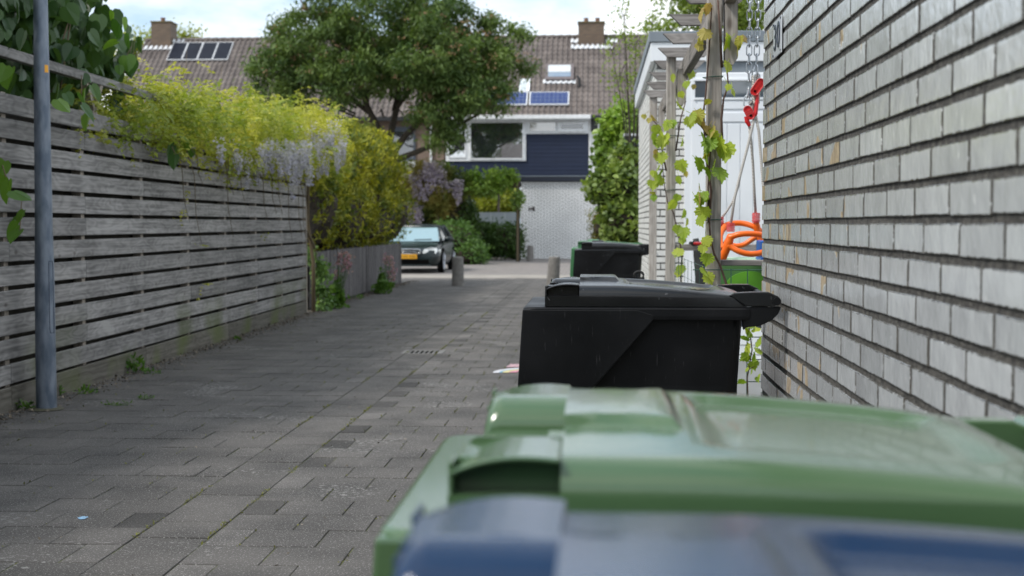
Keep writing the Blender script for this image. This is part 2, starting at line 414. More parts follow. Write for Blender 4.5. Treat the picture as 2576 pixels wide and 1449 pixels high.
# ================================================================== the setting: ground
M = {}
M['soil'] = mat('soil', (0.06, 0.055, 0.04), 0.9, (0.10, 0.10, 0.05), 3)
M['joint'] = mat('joint_moss', (0.045, 0.042, 0.03), 0.95, (0.10, 0.11, 0.035), 5, contrast=(0.45, 0.58), bump=0.6, bscale=120)
M['tile'] = mat('concrete_tile', (0.063, 0.0595, 0.0565), 0.78, (0.112, 0.1045, 0.098), 2.2, tint=0.5, spec=0.3, bump=0.8, bscale=230, speck=((0.27, 0.26, 0.25), 130, 0.60), detail=6)
def add_patches(m, col, big, fine, th):
    """whitish worn patches: fine crumbs kept only where a broad noise is high"""
    t = m.node_tree; n = t.nodes; l = t.links; b = n['Principled BSDF']; src = b.inputs['Base Color'].links[0].from_socket
    tcn = n.new("ShaderNodeTexCoord"); n1 = n.new("ShaderNodeTexNoise"); n1.inputs['Scale'].default_value = big; l.new(tcn.outputs['Object'], n1.inputs['Vector'])
    n2 = n.new("ShaderNodeTexNoise"); n2.inputs['Scale'].default_value = fine; n2.inputs['Detail'].default_value = 6; l.new(tcn.outputs['Object'], n2.inputs['Vector'])
    ad = n.new("ShaderNodeMath"); ad.operation = 'MULTIPLY'; l.new(n1.outputs['Fac'], ad.inputs[0]); l.new(n2.outputs['Fac'], ad.inputs[1])
    rp = n.new("ShaderNodeValToRGB"); rp.color_ramp.elements[0].position = th; rp.color_ramp.elements[1].position = th + 0.045; l.new(ad.outputs[0], rp.inputs[0])
    mx_ = n.new("ShaderNodeMixRGB"); mx_.inputs[2].default_value = c4(col); l.new(rp.outputs[0], mx_.inputs[0]); l.new(src, mx_.inputs[1]); l.new(mx_.outputs[0], b.inputs['Base Color'])
add_patches(M['tile'], (0.24, 0.235, 0.225), 1.25, 34, 0.368)
M['clinker'] = brickmat('street_clinker', (0.23, 0.205, 0.19), (0.175, 0.165, 0.16), (0.11, 0.10, 0.085), 0.22, 0.11, 0.008, 'XY', 0.85)
M['pale_band'] = mat('pale_street', (0.23, 0.21, 0.185), 0.85, (0.30, 0.275, 0.24), 1.5)

g = MB(); g.add([(-300, -200, -0.03), (300, -200, -0.03), (300, 400, -0.03), (-300, 400, -0.03)], [(0, 1, 2, 3)])
struct(g.build('ground', M['soil']))
g = MB(); g.add([(-4.6, -3, -0.0045), (1.2, -3, -0.0045), (1.2, 32.6, -0.0045), (-4.6, 32.6, -0.0045)], [(0, 1, 2, 3)])
struct(g.build('lane_bedding', M['joint']))
g = MB(); g.add([(-40, 31.9, -0.002), (30, 31.9, -0.002), (30, 53.5, -0.002), (-40, 53.5, -0.002)], [(0, 1, 2, 3)])
struct(g.build('street', M['clinker']))
g = MB(); g.box(-40, 30, 32.7, 34.6, -0.02, 0.004, tint=0.5)
struct(g.build('street_band', M['pale_band']))  # lighter strip across the street surface

def tile(mb, x0, x1, y0, y1, tint):
    j = 0.0018 + 0.002 * random.random(); c = 0.002
    dz = random.uniform(-0.0015, 0.0015); tx = random.uniform(-0.002, 0.002)
    x0 += j; x1 -= j; y0 += j; y1 -= j
    v = [(x0, y0, -0.02), (x1, y0, -0.02), (x1, y1, -0.02), (x0, y1, -0.02),
         (x0, y0, -c + dz), (x1, y0, -c + dz + tx), (x1, y1, -c + dz + tx), (x0, y1, -c + dz),
         (x0 + c, y0 + c, dz), (x1 - c, y0 + c, dz + tx), (x1 - c, y1 - c, dz + tx), (x0 + c, y1 - c, dz)]
    f = [(8, 9, 10, 11)] + [(i, (i + 1) % 4, 4 + (i + 1) % 4, 4 + i) for i in range(4)] + [(4 + i, 4 + (i + 1) % 4, 8 + (i + 1) % 4, 8 + i) for i in range(4)]
    mb.add(v, f, tint)
tl = MB(); GX0, GX1 = -1.835, -1.535
DRAIN_Y = hz(1062, 886).y
k0 = int(2.0 / 0.3)
for k in range(2, 108):
    y0 = k * 0.3
    def tv(): return min(0.75, max(0.3, random.gauss(0.5, 0.03)))
    x = GX0; half = k % 2
    while x > -4.3:
        wd = 0.15 if half else 0.3
        t = (random.choice([0.62, 0.7, 0.75, 0.05]) if y0 < 24 else 0.1 if random.random() < 0.3 else 0.6) if (half and random.random() < 0.75) else tv()
        tile(tl, x - wd, x, y0, y0 + 0.3, t); x -= wd; half = 0
    x = GX1; half = (k + 1) % 2
    while x < 0.75:
        wd = 0.15 if half else 0.3
        if half: t = random.choice([0.02, 0.12, 0.22]) if (random.random() < 0.55 or y0 > 19) else 0.85
        else: t = tv() + 0.07
        if y0 < 4.9 and x + wd > 0.545: break
        tile(tl, x, x + wd, y0, y0 + 0.3, t); x += wd; half = 0
    yy = y0 + 0.13
    if abs(yy + 0.15 - DRAIN_Y) > 0.25: tile(tl, GX0, GX1, yy, yy + 0.3, tv())
struct(tl.build('lane_paving', M['tile']))

# drain grate in the gutter
M['iron'] = mat('cast_iron', (0.10, 0.095, 0.09), 0.6, (0.15, 0.14, 0.13), 20, metal=0.3)
M['black'] = mat('dark_hole', (0.004, 0.004, 0.004), 1.0, spec=0.0)  # near black, stands for the shade inside slots, holes and wheel arches
M['grate_top'] = mat('grate_top', (0.13, 0.125, 0.12), 0.7, (0.17, 0.165, 0.155), 14)
dr = thing('drain_grate', 'cast iron street drain with a row of slots set in the paved gutter', 'drain', (-1.70, DRAIN_Y, 0))
g = MB(); y0 = DRAIN_Y
g.box(-1.88, -1.83, y0 - 0.19, y0 + 0.19, -0.02, 0.004, 0.5); g.box(-1.53, -1.48, y0 - 0.19, y0 + 0.19, -0.02, 0.004, 0.5)
g.box(-1.83, -1.53, y0 - 0.19, y0 - 0.15, -0.02, 0.004, 0.5); g.box(-1.83, -1.53, y0 + 0.15, y0 + 0.19, -0.02, 0.004, 0.5)
part(g, 'frame', M['grate_top'], dr)
g = MB()
for i in range(7):
    x = -1.822 + i * 0.0475; g.box(x, x + 0.017, y0 - 0.15, y0 + 0.15, -0.0039, 0.001, 0.5)
part(g, 'bars', M['grate_top'], dr)
g = MB(); g.box(-1.83, -1.53, y0 - 0.15, y0 + 0.15, -0.0042, -0.0040, 0.5); part(g, 'slot_shade', M['black'], dr)  # flat black sheet under the bars, stands for the shaded shaft

# chalk drawing on the tiles
def chalk(name, col, poly, z, label, cat='chalk drawing'):
    m = mat('chalk_' + name, col, 0.95, [c * 0.72 for c in col], 60, contrast=(0.4, 0.6))
    return poly, m, z
cd = thing('chalk_drawing', 'child\'s chalk rainbow in white, blue, yellow and pink on the lane tiles', 'chalk drawing', tuple(hz(1270, 932)))
cc = hz(1330, 938); 
for i, (col, r0, r1) in enumerate([((0.62, 0.62, 0.66), 0.30, 0.245), ((0.20, 0.42, 0.55), 0.243, 0.222), ((0.62, 0.55, 0.28), 0.22, 0.165), ((0.60, 0.28, 0.34), 0.163, 0.10)]):
    g = MB(); pts = []
    for k in range(17):
        a = math.pi * (0.45 + 0.6 * k / 16); pts.append((a, r0, r1))
    vs = []; fs = []
    for a, ra, rb in pts:
        vs += [(cc.x + ra * math.cos(a), cc.y + ra * 1.3 * math.sin(a), 0.005 + 0.0002 * i), (cc.x + rb * math.cos(a), cc.y + rb * 1.3 * math.sin(a), 0.005 + 0.0002 * i)]
    fs = [(2 * k, 2 * k + 1, 2 * k + 3, 2 * k + 2) for k in range(16)]
    g.add(vs, fs); part(g, 'arc', mat('chalk%d' % i, col, 0.95, [c * 0.6 for c in col], 70), cd)
g = MB(); p = hz(1285, 925); g.add([(p.x - .04, p.y, 0.0062), (p.x + 0.12, p.y, 0.0062), (p.x + 0.12, p.y + 0.28, 0.0062), (p.x - .02, p.y + 0.26, 0.0062)], [(0, 1, 2, 3)])
part(g, 'pink_patch', mat('chalk_pink', (0.55, 0.33, 0.38), 0.95, (0.25, 0.2, 0.2), 40), cd)

# small chalk spots and stains on the tiles
def splat(name, u, v, r, col, label, cat, ry=None):
    c = hz(u, v); g = MB(); n = 14
    vs = [(c.x + (r * (0.7 + 0.5 * random.random())) * math.cos(2 * math.pi * k / n), c.y + ((ry or r) * (0.7 + 0.5 * random.random())) * math.sin(2 * math.pi * k / n), 0.0046) for k in range(n)]
    g.add(vs, [tuple(range(n))]); o = g.build(name, mat('spot_' + name, col, 0.95, [x * 0.6 for x in col], 90))
    return tag(o, label, cat)
splat('chalk_spot', 208, 1305, 0.022, (0.25, 0.42, 0.60), 'small bright blue chalk dab on the dark tiles near the lower left', 'chalk spot', 0.03)
M['efflo'] = mat('efflorescence', (0.17, 0.165, 0.16), 0.9, (0.36, 0.355, 0.345), 38, contrast=(0.47, 0.60), detail=7)

# ================================================================== near glazed brick garage on the right
WX = 0.55
def peelbrick(name):
    m, t, n, l, b = newmat(name)
    tcn = n.new("ShaderNodeTexCoord"); at = n.new("ShaderNodeAttribute"); at.attribute_name = "tint"
    n1 = n.new("ShaderNodeTexNoise"); n1.inputs['Scale'].default_value = 14; n1.inputs['Detail'].default_value = 6; l.new(tcn.outputs['Object'], n1.inputs['Vector'])
    r1 = n.new("ShaderNodeValToRGB"); r1.color_ramp.elements[0].position = 0.3; r1.color_ramp.elements[1].position = 0.7
    r1.color_ramp.elements[0].color = (0.51, 0.53, 0.535, 1); r1.color_ramp.elements[1].color = (0.61, 0.63, 0.635, 1); l.new(n1.outputs['Fac'], r1.inputs[0])
    mr = n.new("ShaderNodeMapRange"); mr.inputs[3].default_value = 0.86; mr.inputs[4].default_value = 1.12; l.new(at.outputs['Fac'], mr.inputs[0])
    mu = n.new("ShaderNodeMixRGB"); mu.blend_type = 'MULTIPLY'; mu.inputs[0].default_value = 1; l.new(r1.outputs[0], mu.inputs[1]); l.new(mr.outputs[0], mu.inputs[2])
    # flaked glaze showing tan body
    mp2 = n.new("ShaderNodeMapping"); mp2.inputs['Scale'].default_value = (1, 5, 3.8); of = n.new("ShaderNodeVectorMath"); of.operation = 'SCALE'; of.inputs[0].default_value = (3, 41, 23); l.new(at.outputs['Fac'], of.inputs['Scale']); ao = n.new("ShaderNodeVectorMath"); l.new(tcn.outputs['Object'], ao.inputs[0]); l.new(of.outputs[0], ao.inputs[1]); l.new(ao.outputs[0], mp2.inputs[0])
    n2 = n.new("ShaderNodeTexNoise"); n2.inputs['Scale'].default_value = 1; n2.inputs['Detail'].default_value = 3; n2.inputs['Distortion'].default_value = 0.6; l.new(mp2.outputs[0], n2.inputs['Vector'])
    sx = n.new("ShaderNodeSeparateXYZ"); l.new(tcn.outputs['Object'], sx.inputs[0])
    mg = n.new("ShaderNodeMapRange"); mg.inputs[1].default_value = 2.6; mg.inputs[2].default_value = 4.5; mg.inputs[3].default_value = -0.07; mg.inputs[4].default_value = 0.03; l.new(sx.outputs['Y'], mg.inputs[0])
    ad = n.new("ShaderNodeMath"); ad.operation = 'ADD'; l.new(n2.outputs['Fac'], ad.inputs[0]); l.new(mg.outputs[0], ad.inputs[1])
    r2 = n.new("ShaderNodeValToRGB"); r2.color_ramp.elements[0].position = 0.620; r2.color_ramp.elements[1].position = 0.626; l.new(ad.outputs[0], r2.inputs[0])
    n3 = n.new("ShaderNodeTexNoise"); n3.inputs['Scale'].default_value = 45; n3.inputs['Detail'].default_value = 5; l.new(tcn.outputs['Object'], n3.inputs['Vector'])
    r3 = n.new("ShaderNodeValToRGB"); r3.color_ramp.elements[0].position = 0.3; r3.color_ramp.elements[0].color = (0.30, 0.22, 0.13, 1); r3.color_ramp.elements[1].position = 0.6; r3.color_ramp.elements[1].color = (0.50, 0.39, 0.24, 1)
    l.new(n3.outputs['Fac'], r3.inputs[0])
    m2 = n.new("ShaderNodeMixRGB"); l.new(r2.outputs[0], m2.inputs[0]); l.new(mu.outputs[0], m2.inputs[1]); l.new(r3.outputs[0], m2.inputs[2])
    # grey grime streaks
    mp4 = n.new("ShaderNodeMapping"); mp4.inputs['Scale'].default_value = (1, 11, 3); l.new(tcn.outputs['Object'], mp4.inputs[0])
    n4 = n.new("ShaderNodeTexNoise"); n4.inputs['Scale'].default_value = 1; n4.inputs['Detail'].default_value = 5; l.new(mp4.outputs[0], n4.inputs['Vector'])
    r4 = n.new("ShaderNodeValToRGB"); r4.color_ramp.elements[0].position = 0.30; r4.color_ramp.elements[0].color = (0.62, 0.60, 0.62, 1); r4.color_ramp.elements[1].position = 0.52; r4.color_ramp.elements[1].color = (1, 1, 1, 1); l.new(n4.outputs['Fac'], r4.inputs[0])
    m3 = n.new("ShaderNodeMixRGB"); m3.blend_type = 'MULTIPLY'; m3.inputs[0].default_value = 0.25; l.new(m2.outputs[0], m3.inputs[1]); l.new(r4.outputs[0], m3.inputs[2])
    ae = n.new("ShaderNodeAttribute"); ae.attribute_name = "edge"
    n7 = n.new("ShaderNodeTexNoise"); n7.inputs['Scale'].default_value = 70; n7.inputs['Detail'].default_value = 6; n7.inputs['Roughness'].default_value = 0.7; l.new(tcn.outputs['Object'], n7.inputs['Vector'])
    e1_ = n.new("ShaderNodeMath"); e1_.operation = 'MULTIPLY_ADD'; e1_.inputs[1].default_value = 0.55; l.new(ae.outputs['Fac'], e1_.inputs[0]); l.new(n7.outputs['Fac'], e1_.inputs[2])
    r7 = n.new("ShaderNodeValToRGB"); r7.color_ramp.elements[0].position = 0.93; r7.color_ramp.elements[1].position = 1.0; l.new(e1_.outputs[0], r7.inputs[0])
    m7 = n.new("ShaderNodeMixRGB"); m7.inputs[2].default_value = (0.09, 0.083, 0.07, 1); l.new(r7.outputs[0], m7.inputs[0]); l.new(m3.outputs[0], m7.inputs[1])
    n8 = n.new("ShaderNodeTexNoise"); n8.inputs['Scale'].default_value = 33; n8.inputs['Detail'].default_value = 7; l.new(tcn.outputs['Object'], n8.inputs['Vector'])
    r8 = n.new("ShaderNodeValToRGB"); r8.color_ramp.elements[0].position = 0.66; r8.color_ramp.elements[1].position = 0.74; l.new(n8.outputs['Fac'], r8.inputs[0])
    m8 = n.new("ShaderNodeMixRGB"); m8.inputs[2].default_value = (0.72, 0.73, 0.73, 1); l.new(r8.outputs[0], m8.inputs[0]); l.new(m7.outputs[0], m8.inputs[1])  # pale specks put glaze glints into the brick colour
    l.new(m8.outputs[0], b.inputs['Base Color'])
    rr = n.new("ShaderNodeMapRange"); rr.inputs[3].default_value = 0.27; rr.inputs[4].default_value = 0.9; l.new(r2.outputs[0], rr.inputs[0]); l.new(rr.outputs[0], b.inputs['Roughness'])
    n5 = n.new("ShaderNodeTexNoise"); n5.inputs['Scale'].default_value = 95; n5.inputs['Detail'].default_value = 3
    mp5 = n.new("ShaderNodeMapping"); mp5.inputs['Scale'].default_value = (1, 1, 0.5); l.new(tcn.outputs['Object'], mp5.inputs[0]); l.new(mp5.outputs[0], n5.inputs['Vector'])
    n6 = n.new("ShaderNodeTexNoise"); n6.inputs['Scale'].default_value = 22; n6.inputs['Detail'].default_value = 2; l.new(tcn.outputs['Object'], n6.inputs['Vector'])
    a5 = n.new("ShaderNodeMath"); a5.operation = 'MULTIPLY_ADD'; a5.inputs[1].default_value = 2.2; l.new(n6.outputs['Fac'], a5.inputs[0]); l.new(n5.outputs['Fac'], a5.inputs[2])
    s5 = n.new("ShaderNodeMath"); s5.operation = 'MULTIPLY_ADD'; s5.inputs[1].default_value = -1.2; l.new(r2.outputs[0], s5.inputs[0]); l.new(a5.outputs[0], s5.inputs[2])
    bp = n.new("ShaderNodeBump"); b.inputs['Coat Weight'].default_value = 0.8; b.inputs['Coat Roughness'].default_value = 0.07; l.new(bp.outputs[0], b.inputs['Coat Normal']); bp.inputs['Strength'].default_value = 0.6; bp.inputs['Distance'].default_value = 0.0013
    l.new(s5.outputs[0], bp.inputs['Height']); l.new(bp.outputs[0], b.inputs['Normal'])
    return m
M['glazed'] = peelbrick('glazed_brick')
M['mortar'] = mat('dark_mortar', (0.035, 0.033, 0.03), 0.95, (0.105, 0.098, 0.086), 45, bump=1.0, bscale=130, detail=7)
M['mortar_pale'] = mat('grey_mortar', (0.09, 0.09, 0.085), 0.95, (0.15, 0.15, 0.14), 60)
M['white_brick'] = mat('white_brick', (0.60, 0.60, 0.575), 0.5, (0.70, 0.70, 0.67), 9, tint=0.10, bump=0.3)
M['grey_trim'] = mat('zinc_trim', (0.16, 0.19, 0.22), 0.5, (0.2, 0.23, 0.26), 4)
M['white_paint'] = mat('white_paint', (0.70, 0.73, 0.77), 0.38, (0.76, 0.79, 0.82), 2)

def bricks(mb, plane, const, a0, a1, z0, z1, L=0.24, hc=0.0625, jb=0.0135, jh=0.011, proud=0.010, sgn=-1, seed=3, joints=None):
    """brick faces standing proud of a wall plane; plane 'X' runs along Y, plane 'Y' runs along X"""
    rnd = random.Random(seed); nz = int((z1 - z0) / hc)
    for r in range(nz):
        zb = z0 + r * hc + jb; zt = z0 + (r + 1) * hc
        off = [0, 0.5, 0.25, 0.75, 0.5, 0.0, 0.25, 0.5][r % 8] * L + rnd.uniform(-0.01, 0.01)
        a = a1 - off if off > 0.03 else a1
        edges = [a1]
        if off > 0.03: edges.append(a1 - off)
        while edges[-1] > a0: edges.append(edges[-1] - L + rnd.uniform(-0.004, 0.004))
        edges[-1] = a0
        for i in range(len(edges) - 1):
            e1, e0 = edges[i] - (jh / 2 if i else 0), edges[i + 1] + jh / 2
            if joints is not None and i:
                q = edges[i]; d = proud - 0.0010; w2 = jh * 0.62
                jv = [(const + sgn * d, q - w2, zb + .001), (const + sgn * d, q + w2, zb + .001), (const + sgn * d, q + w2, zt - .001), (const + sgn * d, q - w2, zt - .001)] if plane == 'X' else [(q - w2, const + sgn * d, zb), (q + w2, const + sgn * d, zb), (q + w2, const + sgn * d, zt), (q - w2, const + sgn * d, zt)]
                joints.add(jv, [(0, 1, 2, 3)])
            if e1 - e0 < 0.02: continue
            c = 0.0009; p = proud + rnd.uniform(-0.0006, 0.0006)
            w_ = [rnd.uniform(-0.0012, 0.0012) for _ in range(4)]
            tw = rnd.uniform(-0.0005, 0.0005)
            def P(a_, z_, d):
                return (const + sgn * d, a_, z_) if plane == 'X' else (a_, const + sgn * d, z_)
            v = [P(e0, zb + w_[0], 0), P(e1, zb + w_[1], 0), P(e1, zt + w_[2], 0), P(e0, zt + w_[3], 0),
                 P(e0, zb + w_[0], p - c), P(e1, zb + w_[1], p - c), P(e1, zt + w_[2], p - c), P(e0, zt + w_[3], p - c),
                 P(e0 + c, zb + w_[0] + c, p + tw), P(e1 - c, zb + w_[1] + c, p - tw), P(e1 - c, zt + w_[2] - c, p - tw), P(e0 + c, zt + w_[3] - c, p + tw)]
            f = [(8, 9, 10, 11)] + [(k, (k + 1) % 4, 4 + (k + 1) % 4, 4 + k) for k in range(4)] + [(4 + k, 4 + (k + 1) % 4, 8 + (k + 1) % 4, 8 + k) for k in range(4)]
            q = 0.006; v += [P(e0 + q, zb + q, p + tw + .0001), P(e1 - q, zb + q, p - tw + .0001), P(e1 - q, zt - q, p - tw + .0001), P(e0 + q, zt - q, p + tw + .0001)]
            f = [(12, 13, 14, 15)] + [(8 + k, 8 + (k + 1) % 4, 12 + (k + 1) % 4, 12 + k) for k in range(4)] + f[1:]
            mb.add(v, f, rnd.random()); mb.e += [1.0] * 12 + [0.0] * 4
CY = hx(1916, 700, WX).y        # the wall's far corner
gr = thing('brick_garage', 'glazed light grey brick garage wall with flaking glaze, nearest on the right', 'garage', (2.0, 2.0, 0))
gj = MB(); g = MB(); bricks(g, 'X', WX + 0.010, -0.6, CY, 0.0, 3.0, joints=gj)
part(gj, 'head_joints', M['mortar'], gr)
part(g, 'brick_facing', M['glazed'], gr)
g = MB(); g.box(WX + 0.0042, 3.6, -0.6, CY - 0.006, -0.02, 3.0, 0.5); part(g, 'wall', M['mortar'], gr)
g = MB(); bricks(g, 'Y', CY - 0.010, WX + 0.012, 3.6, 0, 3.0, sgn=1, seed=9); part(g, 'brick_return', M['glazed'], gr)
g = MB(); g.box(WX - 0.08, 3.7, -0.7, CY + 0.08, 3.0, 3.22, 0.5); part(g, 'roof_edge', M['grey_trim'], gr)

# enamel number plate 30
M['enamel'] = mat('enamel_plate', (0.52, 0.55, 0.58), 0.25, (0.56, 0.59, 0.62), 5, coat=0.4)
M['ink'] = mat('dark_enamel', (0.02, 0.03, 0.06), 0.25, coat=0.4)
yA = hx(1951, 100, WX).y; yB = hx(1970.5, 100, WX).y
zT = hx(1951, 59, WX).z; zB = hx(1951, 149, WX).z
yc, zc = (yA + yB) / 2, (zT + zB) / 2
pl = thing('number_plate', 'small pale enamel house number plate reading 30, screwed to the glazed brick wall', 'number plate', (WX, yc, zc))
hw, hh = abs(yA - yB) / 2, (zT - zB) / 2
g = MB(); g.box(WX - 0.007, WX - 0.003, yc - hw, yc + hw, zc - hh, zc + hh, 0.5, ch=0.001); part(g, 'plate', M['enamel'], pl)
for a, b_ in ((-1, -1), (1, -1), (-1, 1), (1, 1)):
    g = MB(); g.box(WX - 0.0095, WX - 0.007, yc + a * (hw - 0.008) - 0.003, yc + a * (hw - 0.008) + 0.003, zc + b_ * (hh - 0.008) - 0.003, zc + b_ * (hh - 0.008) + 0.003, 0.5); part(g, 'screw', M['ink'], pl)
def textmesh(name, body, size, mt, root, loc, rot, ext=0.001, sx=1.0):
    cu = bpy.data.curves.new(name, 'FONT'); cu.body = body; cu.size = size; cu.extrude = ext; cu.align_x = 'CENTER'; cu.align_y = 'CENTER'; cu.space_character = 1.08
    tmp = bpy.data.objects.new(name, cu); COL.objects.link(tmp); bpy.context.view_layer.update()
    me = bpy.data.meshes.new_from_object(tmp.evaluated_get(bpy.context.evaluated_depsgraph_get()))
    bpy.data.objects.remove(tmp); me.materials.clear(); me.materials.append(mt); me.name = name
    o = bpy.data.objects.new(name, me); COL.objects.link(o); o.parent = root
    o.location = Vector(loc) - root.location; o.rotation_euler = rot; o.scale = (sx, 1, 1)
    return o
textmesh('digits', '30', hh * 2 * 1.02, M['ink'], pl, (WX - 0.0085, yc, zc), (R(90), 0, R(-90)), sx=1.25)

# ================================================================== wheeled bins
M['bin_black'] = mat('black_plastic', (0.005, 0.0055, 0.0065), 0.15, (0.008, 0.009, 0.0105), 5, rough2=0.27, bump=0.06, bscale=420, contrast=(0.3, 0.75), speck=((0.05, 0.052, 0.056), 75, 0.70))
def scratchmat():
    m, t, n, l, b = newmat('scratched_black_plastic')
    tcn = n.new("ShaderNodeTexCoord"); fac = None
    for (rot, sc_, th) in ((0.3, (60, 60, 5.0), 0.70), (-0.7, (70, 70, 5), 0.70), (1.45, (64, 64, 4), 0.70)):
        mp_ = n.new("ShaderNodeMapping"); mp_.inputs['Rotation'].default_value = (0, rot, 0); mp_.inputs['Scale'].default_value = (sc_[0], 6, sc_[2]); l.new(tcn.outputs['Object'], mp_.inputs[0])
        no = n.new("ShaderNodeTexNoise"); no.inputs['Scale'].default_value = 3.2; no.inputs['Detail'].default_value = 3.5; l.new(mp_.outputs[0], no.inputs['Vector'])
        rp = n.new("ShaderNodeValToRGB"); rp.color_ramp.elements[0].position = th; rp.color_ramp.elements[1].position = th + 0.05; l.new(no.outputs['Fac'], rp.inputs[0])
        if fac is None: fac = rp.outputs[0]
        else:
            mx_ = n.new("ShaderNodeMixRGB"); mx_.blend_type = 'ADD'; mx_.inputs[0].default_value = 1; l.new(fac, mx_.inputs[1]); l.new(rp.outputs[0], mx_.inputs[2]); fac = mx_.outputs[0]
    big = n.new("ShaderNodeTexNoise"); big.inputs['Scale'].default_value = 5; big.inputs['Detail'].default_value = 5; l.new(tcn.outputs['Object'], big.inputs['Vector'])
    mm = n.new("ShaderNodeMath"); mm.operation = 'MULTIPLY'; l.new(fac, mm.inputs[0]); l.new(big.outputs['Fac'], mm.inputs[1])
    rb = n.new("ShaderNodeValToRGB"); rb.color_ramp.elements[0].color = (0.0025, 0.003, 0.0038, 1); rb.color_ramp.elements[1].color = (0.006, 0.0065, 0.008, 1); rb.color_ramp.elements[0].position = 0.35; rb.color_ramp.elements[1].position = 0.7; l.new(big.outputs['Fac'], rb.inputs[0])
    mc = n.new("ShaderNodeMixRGB"); mc.inputs[2].default_value = (0.07, 0.07, 0.072, 1); l.new(mm.outputs[0], mc.inputs[0]); l.new(rb.outputs[0], mc.inputs[1])
    l.new(mc.outputs[0], b.inputs['Base Color'])
    rr = n.new("ShaderNodeMapRange"); rr.inputs[1].default_value = 0.3; rr.inputs[2].default_value = 0.7; rr.inputs[3].default_value = 0.36; rr.inputs[4].default_value = 0.55; b.inputs['Specular IOR Level'].default_value = 0.22; l.new(big.outputs['Fac'], rr.inputs[0]); l.new(rr.outputs[0], b.inputs['Roughness'])
    nb = n.new("ShaderNodeTexNoise"); nb.inputs['Scale'].default_value = 500; l.new(tcn.outputs['Object'], nb.inputs['Vector'])
    bp = n.new("ShaderNodeBump"); bp.inputs['Strength'].default_value = 0.12; bp.inputs['Distance'].default_value = 0.003; l.new(nb.outputs['Fac'], bp.inputs['Height']); l.new(bp.outputs[0], b.inputs['Normal'])
    return m
M['bin_scratch'] = scratchmat()
M['bin_green'] = mat('green_plastic', (0.055, 0.108, 0.048), 0.15, (0.065, 0.125, 0.056), 4, coat=0.4, bump=0.06, bscale=300, contrast=(0.3, 0.7))
M['bin_green_far'] = mat('dark_green_plastic', (0.05, 0.17, 0.07), 0.35, (0.06, 0.19, 0.08), 4)
M['bin_blue'] = mat('blue_plastic', (0.002, 0.020, 0.062), 0.15, (0.003, 0.024, 0.072), 4, coat=0.0, spec=0.42, bump=0.06, bscale=300)
M['rubber'] = mat('rubber', (0.012, 0.012, 0.012), 0.8)

def zX(z): return (((2000 + z / 2.07) * .62891) - 1500) / 874
def zZ(z): return H - (((1000 + z / 2.07) * .62891) - 563) / 874
BC = 0.29                       # half width of rim
BYC = 4.09 + BC                 # centre line of the black bin
ZB = 1.012                      # underside of lid
def rrect(x0, x1, hw, r, z, n=5):
    pts = []
    for cx, cy, a0 in ((x1 - r, hw - r, 0), (x0 + r, hw - r, 90), (x0 + r, -hw + r, 180), (x1 - r, -hw + r, 270)):
        for k in range(n + 1):
            a = R(a0 + 90 * k / n); pts.append((cx + r * math.cos(a), BYC + cy + r * math.sin(a), z))
    return pts
def loftrings(mb, rings, cap=True):
    n = len(rings[0]); v = [p for r_ in rings for p in r_]
    f = [(i * n + k, i * n + (k + 1) % n, (i + 1) * n + (k + 1) % n, (i + 1) * n + k) for i in range(len(rings) - 1) for k in range(n)]
    if cap: f += [tuple(range(n))[::-1], tuple(range((len(rings) - 1) * n, len(rings) * n))]
    mb.add(v, f, 0.5)
def lidz(a, b):
    """top of lid above ZB at world x=a, lateral b"""
    ab = abs(b)
    xr = (a + 0.1476) / 0.58
    top = 0.061 - 0.055 * max(0, xr - 0.35) ** 1.5 + 0.012 * (1 - (ab / 0.285) ** 2) - 0.003
    ds = 0.285 - ab; e = math.sqrt(max(0, 1 - (1 - min(ds / 0.03, 1)) ** 2))
    df = 0.4323 - a; er = math.sqrt(max(0, 1 - (1 - min(df / 0.085, 1)) ** 2))
    dfr = a + 0.1476; ef = math.sqrt(max(0, 1 - (1 - min(dfr / 0.02, 1)) ** 2))
    if a < -0.0485:
        if ab > 0.17: return 0.030
        t_ = min(1, max(0, (ab - 0.122) / 0.044)); s_ = math.sqrt(1 - (1 - t_) ** 2)
        base = 0.028 + 0.036 * s_
        return base * (0.55 + 0.45 * ef) + (0.012 if ab < 0.05 and a > -0.075 else 0)
    h = 0.026 + (top - 0.026) * min(e, er)
    # raised saddle plate with concave sides
    hwp = 0.115 + 0.05 * ((a - 0.0) / 0.07) ** 2 * 0.5
    if -0.066 < a < 0.069 and ab < hwp:
        q = min(1, (hwp - ab) / 0.010, (0.069 - a) / 0.012); h += 0.011 * max(0, q)
    # dish with raised side rails
    if a > 0.085:
        wd = 0.205 - 0.06 * ((a - 0.25) / 0.16) ** 2 if a > 0.25 else 0.205
        q = min(1, max(0, (wd - ab) / 0.025)); q2 = min(1, max(0, (a - 0.085) / 0.02)); q3 = min(1, max(0, (0.385 - a) / 0.04))
        q = q * q2 * q3; h -= 0.012 * q * q * (3 - 2 * q)
    return h
